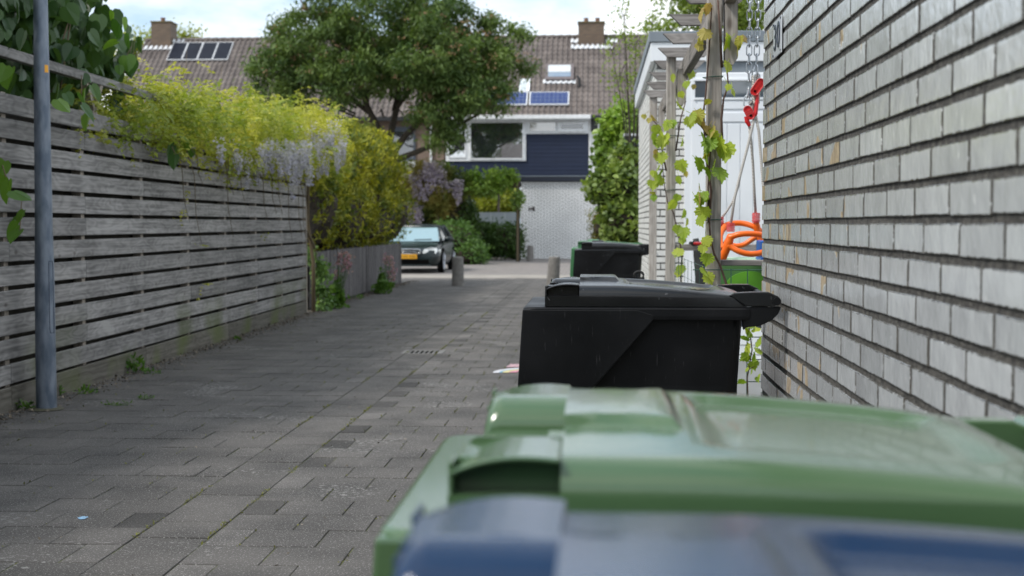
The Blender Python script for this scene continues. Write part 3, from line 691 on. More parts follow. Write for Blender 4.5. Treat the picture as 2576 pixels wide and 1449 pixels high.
def make_bin(label, mats, group=None):
    body_m, lid_m = mats
    root = thing('wheeled_bin', label, 'wheeled bin', (0.16, BYC, 0), group)
    g = MB()
    loftrings(g, [rrect(-0.205, 0.40, 0.235, 0.05, 0.03), rrect(-0.222, 0.408, 0.25, 0.05, 0.5), rrect(-0.226, 0.413, 0.245, 0.045, 0.78), rrect(-0.205, 0.424, 0.252, 0.04, 0.978)])
    for s in (-1, 1):
        y0, y1 = sorted((BYC + s * (BC + 0.0008), BYC + s * 0.24))
        g.prism([(-0.2118, 1.004), (0.12, 1.004), (0.165, 0.990), (0.165, 0.974), (-0.222, 0.53), (-0.226, 0.78)], 1, y0, y1)
    part(g, 'body', body_m, root, bevel=0.004)
    g = MB(); loftrings(g, [rrect(-0.213, 0.448, 0.288, 0.035, 0.974), rrect(-0.2135, 0.453, BC, 0.035, 0.985), rrect(-0.211, 0.453, BC, 0.035, 1.006), rrect(-0.205, 0.447, BC - 0.006, 0.03, 1.0105)])
    part(g, 'rim', body_m, root, bevel=0.002)
    # lid
    xs = sorted(set([round(x, 5) for x in list(np.linspace(-0.1476, -0.125, 6)) + list(np.linspace(-0.12, -0.05, 12)) + [-0.066, -0.0652, -0.0486, -0.0484] + list(np.linspace(-0.047, 0.36, 46)) + [0.058, 0.061, 0.065, 0.067, 0.069, 0.0692] + list(np.linspace(0.362, 0.4323, 16))]))
    hb = [0, 0.045, 0.05, 0.0505, 0.055, 0.065, 0.075, 0.085, 0.095, 0.105, 0.1125, 0.1165, 0.1205, 0.1219, 0.1223, 0.123, 0.125, 0.13, 0.135, 0.14, 0.145, 0.15, 0.155, 0.16, 0.165, 0.1699, 0.1701, 0.18, 0.187, 0.194, 0.2, 0.206, 0.22, 0.235, 0.245, 0.255, 0.262, 0.268, 0.273, 0.277, 0.280, 0.2825, 0.2841, 0.285]
    ys = [-b for b in hb[::-1]] + hb[1:]
    nx, ny = len(xs), len(ys)
    v = []; 
    for a in xs:
        for b in ys:
            q = 0 if a < 0.36 else (a - 0.36) / 0.0723
            bb = b * (1 - 0.05 * q * q)
            v.append((a, BYC + bb, ZB + lidz(a, b)))
    f = [(i * ny + j, (i + 1) * ny + j, (i + 1) * ny + j + 1, i * ny + j + 1) for i in range(nx - 1) for j in range(ny - 1)]
    rim = [i * ny for i in range(nx)] + [(nx - 1) * ny + j for j in range(1, ny)] + [i * ny + ny - 1 for i in range(nx - 2, -1, -1)] + [j for j in range(ny - 2, 0, -1)]
    base = len(v)
    for r_ in rim: v.append((v[r_][0], v[r_][1], ZB))
    m_ = len(rim)
    f += [(rim[k], base + k, base + (k + 1) % m_, rim[(k + 1) % m_]) for k in range(m_)]
    g = MB(); g.add(v, f); lid = part(g, 'lid', lid_m, root, smooth=True)
    try:
        ms_ = lid.modifiers.new('split', 'EDGE_SPLIT'); ms_.split_angle = R(38)
    except Exception: pass
    # grip blocks on the front corners
    for s in (-1, 1):
        g = MB(); o0, o1 = sorted((BYC + s * 0.285, BYC + s * 0.166)); i0, i1 = sorted((BYC + s * 0.25, BYC + s * 0.168))
        prof = []
        for k in range(9):
            x = -0.1476 + 0.099 * k / 8; prof.append((x, ZB + 0.0655 - 0.003 * (2 * k / 8 - 1) ** 2 - 0.013 * (1 - k / 8) ** 3))
        g.prism(prof + [(p_[0], p_[1] - 0.005) for p_ in prof[::-1]], 1, o0, o1)
        g.box(-0.143, -0.049, i0, i1, ZB + 0.028, ZB + 0.0585, 0.5)
        y0, y1 = sorted((BYC + s * 0.284, BYC + s * 0.246)); g.box(-0.1472, -0.1425, y0, y1, ZB + 0.029, ZB + 0.0595, 0.5)
        part(g, 'grip', lid_m, lid, bevel=0.0022)
    # hinge arms of lid, hinge brackets of body, pivot
    arm = [(zX(x), zZ(z)) for x, z in ((1890, 372), (1930, 352), (2080, 344), (2215, 345), (2290, 378), (2319, 412), (2300, 452), (2240, 464), (2180, 464), (2030, 462))]
    brk = [(zX(x), zZ(z)) for x, z in ((2060, 472), (2180, 460), (2225, 472), (2305, 462), (2318, 470), (2295, 525), (2240, 580), (2150, 622), (2035, 637), (2012, 660), (1990, 480))]
    for s in (-1, 1):
        for c0, c1 in ((0.284, 0.245),):
            g = MB(); g.prism(arm, 1, *sorted((BYC + s * c0, BYC + s * c1))); part(g, 'hinge_arm', lid_m, lid, bevel=0.003)
            g = MB(); g.prism(brk, 1, *sorted((BYC + s * (c0 - 0.004), BYC + s * (c1 + 0.004)))); part(g, 'hinge_bracket', body_m, root, bevel=0.003)
    g = MB(); g.tube([(zX(2280), BYC - 0.291, zZ(420)), (zX(2280), BYC + 0.291, zZ(420))], 0.0115, 14); part(g, 'hinge_pin', body_m, root)
    for s in (-1, 1):
        g = MB(); y0 = BYC + s * 0.20; y1 = BYC + s * 0.255
        g.tube([(0.42, y0, 0.10), (0.42, y1, 0.10)], 0.10, 24); part(g, 'wheel', M['rubber'], root, bevel=0.006)
    return root
def copy_tree(o, parent=None):
    c = o.copy(); COL.objects.link(c)
    if parent is not None: c.parent = parent
    for ch in list(o.children): copy_tree(ch, c)
    return c
def recolour(o, table):
    for ch in o.children_recursive:
        for s in ch.material_slots:
            if s.material in table:
                m_ = table[s.material]; s.link = 'OBJECT'; s.material = m_
b_black = make_bin('scratched black wheeled bin in focus, its hinge against the glazed brick wall', (M['bin_scratch'], M['bin_black']))
def bin_copy(dx, dy, label, body, lid, rz=0):
    c = copy_tree(b_black); c.location = b_black.location + Vector((dx, dy, 0)); c.rotation_euler.z = rz; c['label'] = label
    for ch in c.children_recursive:
        for s in ch.material_slots:
            if s.material in (M['bin_scratch'], M['bin_black']):
                m_ = body if s.material == M['bin_scratch'] else lid
                s.link = 'OBJECT'; s.material = m_
    return c
bin_copy(0.0175, -2.86, 'sage green wheeled bin out of focus, between the blue bin and the black bin', M['bin_green'], M['bin_green']).location.z = -0.03
b_blue = bin_copy(0.03, -3.735, 'blue wheeled bin very near the camera at the bottom of the picture', M['bin_blue'], M['bin_blue'])
fb = hx(1640, 650, 0.535)
bin_copy(0.008, fb.y - BYC - 0.1, 'dark far wheeled bin with pale topped lid, against the second garage', M['bin_black'], M['bin_black'])
bin_copy(-0.035, fb.y - BYC + 0.72, 'dark green wheeled bin just behind the far black bin', M['bin_green_far'], M['bin_green_far'])
for k_, (x0_, x1_) in enumerate(((-0.012, 0.004), (0.045, 0.078))):
    for q_ in range(3):
        g = MB(); yq = 0.735 + q_ * 0.02; g.box(x0_, x1_, yq, yq + 0.009, ZB + 0.060, ZB + 0.0715, 0.5); part(g, 'embossed_mark', M['bin_black'], b_blue)
b_blue.location.z = -0.006
for o_ in [x for x in bpy.data.objects if x.name.startswith('hinge_arm') and x.parent and x.parent.parent and x.parent.parent.location.y < 2]: o_.location.z -= 0.016
# pale worn marks on the black lid
g = MB()
for (x0, x1, b0, b1) in ((0.10, 0.106, -0.1, -0.03), (0.112, 0.118, -0.1, -0.05), (0.125, 0.131, -0.1, -0.03), (0.137, 0.145, -0.1, -0.04)):
    g.box(x0, x1, BYC + b0, BYC + b1, ZB + 0.045, ZB + lidz(x0, (b0 + b1) / 2) + 0.0012, 0.5)
part(g, 'embossed_marks', M['bin_black'], b_black)
dpm = mat('bird_dropping', (0.42, 0.38, 0.28), 0.9, (0.2, 0.17, 0.12), 60)
g = MB()
for k in range(26):
    x = 0.30 + random.gauss(0, 0.014); b_ = -0.20 + random.gauss(0, 0.02); r_ = random.uniform(0.0015, 0.004)
    z_ = ZB + lidz(x, b_); g.add([(x + r_ * math.cos(t_) * 1.8, BYC + b_ + r_ * math.sin(t_) * 3, z_ + 0.0012) for t_ in np.linspace(0, 5.2, 6)], [tuple(range(6))])
part(g, 'dirt_spot', dpm, b_black)

# ================================================================== street lamp pole, left
M['galv'] = mat('galvanised_steel', (0.11, 0.14, 0.185), 0.42, (0.23, 0.265, 0.315), 19, metal=0.55, tint=0, rough2=0.58, detail=3, bump=0.15, bscale=40, stretch=(1, 1, 0.35))
pb = hz(117, 1030)
lp = thing('lamp_post', 'tapered galvanised lamp post standing in front of the slatted fence', 'lamp post', (pb.x, pb.y, 0))
g = MB(); g.lathe([(0.068, -0.05), (0.068, 0.0), (0.066, 0.5), (0.064, 0.9), (0.0575, 1.25), (0.0505, 2.25), (0.046, 2.8), (0.034, 4.6)], (pb.x, pb.y, 0), 40)
part(g, 'pole', M['galv'], lp, smooth=True)
g = MB(); g.lathe([(0.02, 4.58), (0.05, 4.62), (0.2, 4.7), (0.22, 4.74), (0.2, 4.8), (0.06, 4.86), (0.01, 4.88)], (pb.x, pb.y, 0), 28); part(g, 'lamp_head', M['galv'], lp, smooth=True)
def onpole(ang, z, dr=0.0):
    r_ = np.interp(z, [0, 0.5, 0.9, 1.25, 2.25, 2.8], [0.068, 0.066, 0.064, 0.0575, 0.0505, 0.046]) + dr
    return (pb.x + r_ * math.cos(ang), pb.y + r_ * math.sin(ang), z)
A0 = math.atan2(-pb.y, -pb.x)          # direction from pole to camera
g = MB(); path = []
for da, z in [(0.45, 0.55), (0.45, 0.97), (0.50, 1.0), (0.95, 1.0), (1.0, 0.97), (1.0, 0.55), (0.95, 0.52), (0.50, 0.52), (0.45, 0.55)]: path.append(onpole(A0 + da, z, 0.0005))
pth = []
for i in range(len(path) - 1):
    for k in range(4):
        p = Vector(path[i]).lerp(Vector(path[i + 1]), k / 4); pth.append(p)
pth.append(Vector(path[-1]))
g.tube(pth, 0.0022, 5); part(g, 'hatch_outline', M['ink'], lp)
g = MB(); vs = []
for z in (2.255, 2.305):
    for k in range(6): vs.append(onpole(A0 + 0.40 + 0.12 * k, z, 0.0012))
g.add(vs, [(k, k + 1, k + 7, k + 6) for k in range(5)]); st = part(g, 'sticker', mat('orange_sticker', (0.72, 0.33, 0.02), 0.5), lp); st['label'] = 'small orange sticker'
g = MB(); g.lathe([(0.11, 0.0), (0.12, 0.004), (0.09, 0.012), (0.068, 0.014)], (pb.x, pb.y, 0), 24); part(g, 'footing', M['soil'], lp)

# ================================================================== slatted fence, left
M['fence'] = woodmat('grey_board', (0.13, 0.126, 0.122), (0.31, 0.30, 0.29), 'Y', 0.2, algae=True)
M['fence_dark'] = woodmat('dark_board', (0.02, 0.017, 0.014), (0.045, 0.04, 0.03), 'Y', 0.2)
M['post'] = woodmat('fence_post', (0.22, 0.19, 0.16), (0.36, 0.32, 0.27), 'Z', 0.15)
M['gravel_board'] = woodmat('bottom_board', (0.075, 0.068, 0.055), (0.15, 0.14, 0.12), 'Y', 0.12, algae=True)
FA = hz(0, 1045); FB = hz(785, 782); fd = (FB - FA); fang = math.atan2(-fd.x, fd.y)
def fence_obj(name, label, cat, z=0):
    o = thing(name, label, cat, (FA.x, FA.y, z)); o.rotation_euler.z = fang; return o
def FX(Y): return FA.x + (FB.x - FA.x) * (Y - FA.y) / (FB.y - FA.y)     # fence face x at world Y
fl = fence_obj('slatted_fence', 'tall weathered grey fence of horizontal boards with dark gaps, left side of lane', 'fence')
py = [hx(u, 560, FX(14)).y - FA.y for u in (198, 353, 480, 580, 660, 728, 785)]
pit = (py[-1] - py[0]) / 6; posts = [py[0] + pit * k for k in range(-7, 7)]
END = posts[-1] + 0.05; START = posts[0] - 0.05
g = MB(); rnd = random.Random(5)
NB = 12
for r_ in range(NB):
    z0 = 0.185 + r_ * 0.163; ends = [START]; j = rnd.choice([1, 2, 3])
    while j < len(posts) - 1: ends.append(posts[j]); j += rnd.choice([2, 3, 3])
    ends.append(END)
    for e0, e1 in zip(ends[:-1], ends[1:]):
        dz = rnd.uniform(-0.002, 0.002); dx = rnd.uniform(-0.002, 0.002)
        g.box(-0.022 + dx, 0.0 + dx, e0 + 0.002, e1 - 0.002, z0 + dz, z0 + 0.131 + dz, rnd.random(), ch=0.003)
g.build('boards', M['fence'], fl)
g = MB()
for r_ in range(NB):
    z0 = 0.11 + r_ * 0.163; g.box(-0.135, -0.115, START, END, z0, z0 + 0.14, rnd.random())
g.build('gap_shade_boards', M['fence_dark'], fl)  # added boards, coloured near black to stand for shade in the gaps
for p in posts:
    g = MB(); g.box(-0.095, -0.0245, p - 0.035, p + 0.035, 0, 2.12, rnd.random()); g.build('post', M['post'], fl)
g = MB()
for e0, e1 in zip(posts[:-1:2], posts[2::2] + [END]): g.box(-0.03, 0.004, e0, e1 - 0.004, -0.02, 0.165, rnd.random(), ch=0.003)
g.box(-0.03, 0.004, START, posts[0], -0.02, 0.165, 0.5)
g.build('bottom_board', M['gravel_board'], fl)
g = MB(); g.box(-0.03, 0.006, END - 0.002, END + 0.06, 0, 2.1, 0.5); g.build('end_post', M['post'], fl)

# trellis frame along the top of that fence
tr = fence_obj('fence_trellis', 'weathered timber rail on slanting struts above the slatted fence', 'trellis')
g = MB(); g.box(-0.10, -0.04, -7, 5.2, 2.36, 2.43, 0.5, ch=0.004); g.build('rail', M['fence'], tr)
for yb, dirn in ((1.9, 1), (2.25, -1), (-0.55, 1), (5.0, 1), (-2.6, -1)):
    g = MB(); g.prism([(yb - 0.03, 2.36), (yb + 0.03, 2.36), (yb + 0.03 + 0.34 * dirn, 1.95), (yb - 0.03 + 0.34 * dirn, 1.95)], 0, -0.095, -0.045); g.build('strut', M['post'], tr)

# low picket fence further on
M['picket'] = woodmat('picket', (0.085, 0.08, 0.082), (0.175, 0.165, 0.165), 'Z', 0.22)
P0 = hz(812, 771); P1 = hz(1008, 713); pdv = P1 - P0; pa = math.atan2(-pdv.x, pdv.y)
pf = thing('picket_fence', 'low grey fence of close vertical pickets below the yellow conifer hedge', 'fence', (P0.x, P0.y, 0)); pf.rotation_euler.z = pa
plen = pdv.length; g = MB(); y = -0.9
while y < plen:
    g.box(-0.018, 0.0 + random.uniform(-.003, .003), y, y + 0.047, 0.03, 0.84 + random.uniform(-0.008, 0.008), random.random()); y += 0.068
g.build('pickets', M['picket'], pf)
g = MB(); g.box(-0.055, -0.02, -0.9, plen, 0.2, 0.26, 0.3); g.box(-0.055, -0.02, -0.9, plen, 0.62, 0.68, 0.6); g.build('rail', M['picket'], pf)
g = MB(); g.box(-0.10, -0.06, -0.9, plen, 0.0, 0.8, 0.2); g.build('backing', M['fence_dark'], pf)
for y in (1.2, 4.0, plen - 0.05):
    g = MB(); g.box(-0.02, 0.012, y, y + 0.07, 0, 0.86, 0.4); g.build('post', M['picket'], pf)
PFX = lambda Y: P0.x + pdv.x * (Y - P0.y) / pdv.y

# ================================================================== bollards
M['concrete'] = mat('bollard_concrete', (0.145, 0.135, 0.125), 0.9, (0.21, 0.20, 0.185), 12, bump=0.4, bscale=70)
def bollard(p, h, r, label, tilt=None):
    g = MB(); g.lathe([(r * 1.04, -0.05), (r, 0.05), (r * 0.9, h - 0.04), (r * 0.88, h - 0.015), (r * 0.8, h), (r * 0.3, h + 0.008)], (0, 0, 0), 28)
    o = g.build('bollard', M['concrete'], smooth=True); o.location = p
    if tilt: o.rotation_euler = tilt
    ms_ = o.modifiers.new('split', 'EDGE_SPLIT'); ms_.split_angle = R(40)
    return tag(o, label, 'bollard', 'concrete bollards across the end of the lane')
b1 = hz(1152, 719); bollard(b1, 0.585, 0.125, 'upright concrete bollard in the middle of the lane, in front of the green shrub')
b2 = hz(1390, 722); bollard(b2, 0.60, 0.128, 'leaning concrete bollard behind the black bin\'s front corner', (0, R(4), 0))
b3 = hz(1334, 657); bollard(b3, 0.52, 0.12, 'small distant concrete bollard close to the white brick block')

# ================================================================== second garage with white panelled doors
G2 = hx(1648, 600, WX).y         # front face
G2B = hx(1606, 600, WX).y        # rear end
g2 = thing('white_garage', 'second garage with white brick side, white panelled double door and deep white fascia', 'garage', (2.0, G2, 0))
ztop = hx(1647, 92, WX).z; zfas = hx(1647, 165, WX).z
g = MB(); g.box(WX + 0.009, 4.2, G2 + 0.009, G2B, -0.02, zfas, 0.5); part(g, 'wall', M['mortar_pale'], g2)
px1 = hy(1721, 500, G2).x
g = MB(); bricks(g, 'X', WX + 0.010, G2 + 0.004, G2B, 0, zfas, seed=21); bricks(g, 'Y', G2 + 0.010, WX + 0.006, px1, 0, zfas - 0.01, L=0.22, seed=22)
part(g, 'brick_facing', M['white_brick'], g2)
g = MB(); g.box(WX - 0.05, 4.3, G2 - 0.06, G2B + 0.05, zfas, ztop - 0.10, 0.5); part(g, 'fascia', M['white_paint'], g2, bevel=0.004)
g = MB(); g.box(WX - 0.065, 4.32, G2 - 0.075, G2B + 0.06, ztop - 0.10, ztop, 0.5, ch=0.006); part(g, 'roof_trim', M['grey_trim'], g2)
dy = G2 - 0.012
def fz(v): return hy(1800, v, dy).z
def fx(u): return hy(u, 500, dy).x
dr2 = MB(); dr2.box(fx(1721), 3.9, dy - 0.03, dy + 0.05, 0.02, fz(183), 0.5); door = part(dr2, 'door_frame', M['white_paint'], g2, bevel=0.004)
g = MB(); g.box(fx(1721), 3.9, dy - 0.02, dy + 0.03, fz(182), zfas + 0.002, 0.5); part(g, 'head_trim', M['grey_trim'], g2)
g = MB(); g.box(fx(1738), 3.8, dy - 0.045, dy - 0.028, 0.03, fz(184) - 0.006, 0.5); part(g, 'door', M['white_paint'], g2, bevel=0.003)
g = MB(); g.box(fx(1738) + 0.03, 3.7, dy - 0.049, dy - 0.043, fz(246), fz(205), 0.5)
part(g, 'window', glassmat('door_glass', (0.03, 0.045, 0.06), 0.12), g2)
g = MB()
g.box(fx(1738) + 0.02, 3.72, dy - 0.062, dy - 0.045, fz(204.5), fz(200), 0.5); g.box(fx(1738) + 0.02, 3.72, dy - 0.062, dy - 0.045, fz(252), fz(247), 0.5)
part(g, 'glazing_bead', M['white_paint'], g2)
g = MB()
for za, zb in ((fz(276), fz(256)), ):
    g.box(fx(1752), 3.65, dy - 0.054, dy - 0.044, za, zb, 0.5, ch=0.004)
x = fx(1762)
g.box(x, 3.65, dy - 0.056, dy - 0.044, fz(308), fz(284), 0.5, ch=0.004)
while x < 3.5: g.box(x, x + 0.118, dy - 0.052, dy - 0.044, 0.12, fz(312), 0.5, ch=0.005); x += 0.121
part(g, 'door_boards', M['white_paint'], g2)

# garden floor between the garages and things seen through the mesh
g = MB(); g.add([(WX, CY - 0.02, -0.0035), (8, CY - 0.02, -0.0035), (8, G2, -0.0035), (WX, G2, -0.0035)], [(0, 1, 2, 3)])
struct(g.build('garden_soil', M['soil']))

# ================================================================== pergola
M['perg'] = woodmat('pergola_timber', (0.24, 0.218, 0.195), (0.42, 0.39, 0.355), 'Z', 0.12, gs=1.6)
M['pergx'] = woodmat('pergola_rafter', (0.15, 0.138, 0.13), (0.31, 0.29, 0.275), 'X', 0.12, gs=1.6)
M['pergy'] = woodmat('pergola_beam', (0.14, 0.125, 0.11), (0.29, 0.265, 0.24), 'Y', 0.12, gs=1.6)
pg = thing('pergola', 'weathered timber pergola with short mitred rafters along the garden edge', 'pergola', (0.55, 9, 0))
ppos = []
for u0, u1, y in ((1778, 1815, 6.4), (1676, 1700, 9.46), (1634, 1653, 12.4)):
    a, b_ = hy(u0, 400, y), hy(u1, 400, y); ppos.append((a.x, b_.x, y))
for i, (xa, xb, y) in enumerate(ppos):
    g = MB(); w_ = xb - xa; g.box(xa, xb, y, y + w_, 0, 2.36 if i else 2.42, 0.4 + 0.2 * i, ch=0.004); part(g, 'post', M['perg'], pg)
    g = MB(); x0 = xb + 0.004 + (0.008 if i == 0 else 0.006); zb_ = [1.955, 2.03, 2.03][i]
    g.prism([(x0, 2.27), (x0, zb_), (x0 + 0.036, zb_), (x0 + 0.055, zb_ + 0.028), (x0 + 0.055, 2.27)], 1, y - 0.01, y + w_ + 0.02); part(g, 'bracket', M['perg'], pg)
g = MB(); g.box(0.565, 0.612, 5.9, 12.9, 2.225, 2.335, 0.5, ch=0.004); part(g, 'beam', M['pergy'], pg)
for Yr in (7.15, 7.93, 8.72, 9.42, 10.15, 10.92, 11.67, 12.4):
    g = MB(); x0, x1 = 0.40 - (0.0), 0.765
    z1 = 2.40; z0 = 2.34; g.prism([(x0, z1), (x0 + 0.062, z0), (x1 - 0.062, z0), (x1, z1)], 1, Yr - 0.022, Yr + 0.022, tint=random.random()); part(g, 'rafter', M['pergx'], pg)
g = MB(); a = ppos[0]; g.box(a[1] + 0.002, 1.3, 6.43, 6.48, 1.062, 1.088, 0.5, ch=0.003); part(g, 'rail', M['pergx'], pg)
zz = hy(1700, 620, 9.3).z; g = MB(); g.box(ppos[1][1], 1.35, 9.47, 9.52, zz - 0.03, zz + 0.012, 0.5, ch=0.003); part(g, 'rail', M['pergx'], pg)
# green tying wire rings
M['wire'] = mat('green_wire', (0.02, 0.07, 0.05), 0.5)
def ring(xa, xb, y, z, r=0.0022):
    g = MB(); w_ = xb - xa; e = 0.004
    g.tube([(xa - 0.02, y - e, z - 0.004), (xa + w_ * .5, y - e - .002, z + 0.001), (xb + e, y - e, z + 0.002), (xb + e, y + w_ + e, z), (xa - e, y + w_ + e, z), (xa - 0.02, y - e, z - 0.004)], r, 5); return g
for i, v in ((0, 193), (0, 553), (1, 341), (1, 478)):
    xa, xb, y = ppos[i]; part(ring(xa, xb, y, hy(1790, v, y).z), 'tie_wire', M['wire'], pg)

# wire mesh fence between post and garage
mf = thing('mesh_fence', 'green welded wire mesh panel between pergola post and brick garage', 'fence', (0.9, 6.4, 0))
g = MB()
for k in range(11):
    z = 1.045 - k * 0.1; g.tube([(ppos[0][0] - 0.06, 6.385, z), (1.3, 6.385, z)], 0.0024, 5)
for k in range(11):
    x = 0.60 + k * 0.073; g.tube([(x, 6.382, 0.02), (x, 6.382, 1.05)], 0.0024, 5)
part(g, 'mesh', M['wire'], mf)
mf2 = thing('mesh_fence', 'fine green wire mesh running back between the two nearer pergola posts', 'fence', (0.52, 8, 0))
g = MB()
for k in range(11):
    z = 1.045 - k * 0.1; g.tube([(0.515, 6.5, z), (0.505, 9.46, z)], 0.0012, 4)
for k in range(10):
    y = 6.5 + k * 0.3; g.tube([(0.512, y, 0.02), (0.512, y, 1.05)], 0.0012, 4)
part(g, 'mesh', M['wire'], mf2)

# ================================================================== child swing
M['steel'] = mat('zinc_chain', (0.42, 0.45, 0.48), 0.32, (0.5, 0.53, 0.56), 30, metal=0.9)
M['red_pl'] = mat('red_plastic', (0.58, 0.012, 0.018), 0.32, (0.66, 0.02, 0.02), 12)
M['pink_pl'] = mat('faded_red_plastic', (0.62, 0.05, 0.06), 0.45, (0.68, 0.09, 0.09), 30)
M['orange'] = mat('orange_plastic', (0.82, 0.13, 0.006), 0.36, (0.86, 0.155, 0.01), 8)
M['blue_pl'] = mat('blue_seat_plastic', (0.01, 0.11, 0.42), 0.35)
def ropemat():
    m, t, n, l, b = newmat('white_rope'); b.inputs['Base Color'].default_value = (0.58, 0.56, 0.53, 1); b.inputs['Roughness'].default_value = 0.9
    tcn = n.new("ShaderNodeTexCoord"); wv = n.new("ShaderNodeTexWave"); wv.bands_direction = 'DIAGONAL'; wv.inputs['Scale'].default_value = 55; wv.inputs['Distortion'].default_value = 1
    l.new(tcn.outputs['Object'], wv.inputs['Vector']); rp = n.new("ShaderNodeValToRGB"); rp.color_ramp.elements[0].color = (0.36, 0.34, 0.31, 1); rp.color_ramp.elements[1].color = (0.66, 0.64, 0.60, 1)
    l.new(wv.outputs['Fac'], rp.inputs[0]); l.new(rp.outputs[0], b.inputs['Base Color'])
    bp = n.new("ShaderNodeBump"); bp.inputs['Strength'].default_value = 0.8; bp.inputs['Distance'].default_value = 0.004; l.new(wv.outputs['Fac'], bp.inputs['Height']); l.new(bp.outputs[0], b.inputs['Normal'])
    return m
M['rope'] = ropemat()
SY = 6.9
sw = thing('child_swing', 'orange toddler swing seat hanging on white ropes and steel chains beside the garage corner', 'swing', tuple(hy(1880, 650, SY)))
def S(u, v, dy=0): return hy(u, v, SY + dy)
def link(mb, c, L_, W_, r, d, side):
    """one oval chain link: long axis d, wide axis side"""
    pts = []; h = L_ / 2 - W_ / 2
    for k in range(7): a = math.pi * k / 6; pts.append(c + d * (h + W_ / 2 * math.sin(a)) + side * (W_ / 2 * math.cos(a)))
    for k in range(7): a = math.pi + math.pi * k / 6; pts.append(c + d * (-h + W_ / 2 * math.sin(a)) + side * (W_ / 2 * math.cos(a)))
    pts.append(pts[0]); mb.tube(pts, r, 6, cap=False)
def chain(p0, p1, name='chain'):
    g = MB(); d = (p1 - p0); L_ = 0.053; pitch = 0.0415; n = int(d.length / pitch); d.normalize()
    s1 = d.cross(Vector((0.25, 1, 0))).normalized(); s2 = d.cross(s1).normalized()
    for k in range(n): link(g, p0 + d * pitch * (k + 0.5), L_, 0.0245, 0.0033, d, (s1 if k % 2 else (s1 * 0.35 + s2).normalized()))
    return part(g, name, M['steel'], sw, smooth=True)
chain(S(1888, -260), S(1884, 222)); chain(S(1914, -260), S(1903, 170)); chain(S(1882, 222), S(1876, 278, -0.01)); chain(S(1904, 166, -.02), S(1906, 212, -0.02))
def hook(pts): g = MB(); g.tube(pts, 0.0035, 7); part(g, 'hook', M['steel'], sw, smooth=True)
hook([S(1899, 165), S(1893, 182), S(1891, 205), S(1894, 214), S(1898, 206)])
def clampplate(c0, c1, wd, dd):
    """red rounded rope adjuster with holes: outer loop, ribs, back sheet"""
    d = (c1 - c0); L_ = d.length; d.normalize(); s_ = d.cross(Vector((0, 1, 0))).normalized(); f_ = Vector((0, -1, 0))
    g = MB(); pts = []
    for k in range(9): a = math.pi * k / 8; pts.append(c1 - d * wd / 2 + d * (wd / 2 * math.sin(a)) + s_ * (wd / 2 * math.cos(a)))
    for k in range(9): a = math.pi + math.pi * k / 8; pts.append(c0 + d * wd / 2 + d * (wd / 2 * math.sin(a)) + s_ * (wd / 2 * math.cos(a)))
    n = len(pts); front = [p + f_ * 0.002 for p in pts]; back = [p - f_ * dd for p in pts]
    g.add([p[:] for p in front + back], [tuple(range(n)), tuple(range(n, 2 * n))[::-1]] + [(i, (i + 1) % n, n + (i + 1) % n, n + i) for i in range(n)])
    g.tube([p + f_ * 0.003 for p in pts + [pts[0]]], 0.0032, 6, cap=False)
    for k in (0.35, 0.5, 0.65): c = c0.lerp(c1, k) + f_ * 0.003; g.tube([c - s_ * wd * 0.42, c + s_ * wd * 0.42], 0.0016, 5)
    g.tube([c0 + d * wd * 0.5 + f_ * 0.003, c1 - d * wd * 0.45 + f_ * 0.003], 0.0016, 5)
    o = part(g, 'rope_adjuster', M['red_pl'], sw)
    g = MB(); c = c1 - d * wd * 0.5 + f_ * 0.005
    for k in range(9): pass
    g.tube([c + f_ * 0.0005, c + f_ * 0.0015], 0.0065, 12); part(g, 'hole', M['black'], o)
    return o
clampplate(S(1919, 200, -.03), S(1893, 238, -.03), 0.038, 0.007)
clampplate(S(1876, 268, -.03), S(1893, 299, -.03), 0.035, 0.007)
g = MB(); g.tube([S(1906, 236, -.02), S(1905, 252, -.02), S(1901, 285, -.02), S(1899, 292, -.02)], [0.007, 0.009, 0.010, 0.008], 8); part(g, 'rope_sleeve', M['red_pl'], sw)
g = MB(); g.tube([S(1878, 293, -.01), S(1880, 306, -.01), S(1886, 317, -.01)], [0.012, 0.012, 0.008], 8); part(g, 'rope_sleeve', M['red_pl'], sw)
def rope(pts, r=0.0066): g = MB(); g.tube(pts, r, 8); return part(g, 'rope', M['rope'], sw, smooth=True)
for q in (0, 1): rope([S(1896 + q * 7, 190), S(1897 + q * 8, 215), S(1896 + q * 10, 240), S(1900 + 5 * q, 258), S(1895 + 4 * q, 262)], 0.012)
rope([S(1885, 262), S(1890, 258), S(1894, 268), S(1888, 283), S(1882, 296)], 0.013)
rope([S(1899, 290, -.02), S(1893, 318, -.03), S(1880, 372, -.05), S(1862, 440, -.08), S(1848, 498, -.1), S(1838, 566, -.11)])
rope([S(1898, 292, .0), S(1890, 330, .01), S(1876, 385, .03), S(1864, 432, .05), S(1857, 470, .07), S(1842, 510, .09), S(1826, 534, .1), S(1812, 552, .1)], 0.0055)
rope([S(1884, 314, 0), S(1890, 360, .02), S(1894, 410, .04), S(1897, 470, .06), S(1901, 538, .08)])
rope([S(1901, 290, -.02), S(1909, 330, -.02), S(1913, 380, -.03), S(1919, 460, -.05), S(1935, 560, -.1)])
def sleeve(c, r, h, m, nm):
    g = MB(); r *= 1.12; h *= 1.15
    for k in range(7): z = -h / 2 + h * k / 6; rr = r * (1 + (0.10 if k % 2 else 0)); g.lathe([(rr, z), (rr, z + h / 7)], c, 14)
    return part(g, nm, m, sw)
sleeve(S(1838, 573, -.11), 0.0165, 0.032, M['pink_pl'], 'rope_stop'); sleeve(S(1902, 549, .08), 0.0165, 0.035, M['pink_pl'], 'rope_stop'); sleeve(S(1811, 558, .1), 0.0165, 0.03, M['pink_pl'], 'rope_stop')
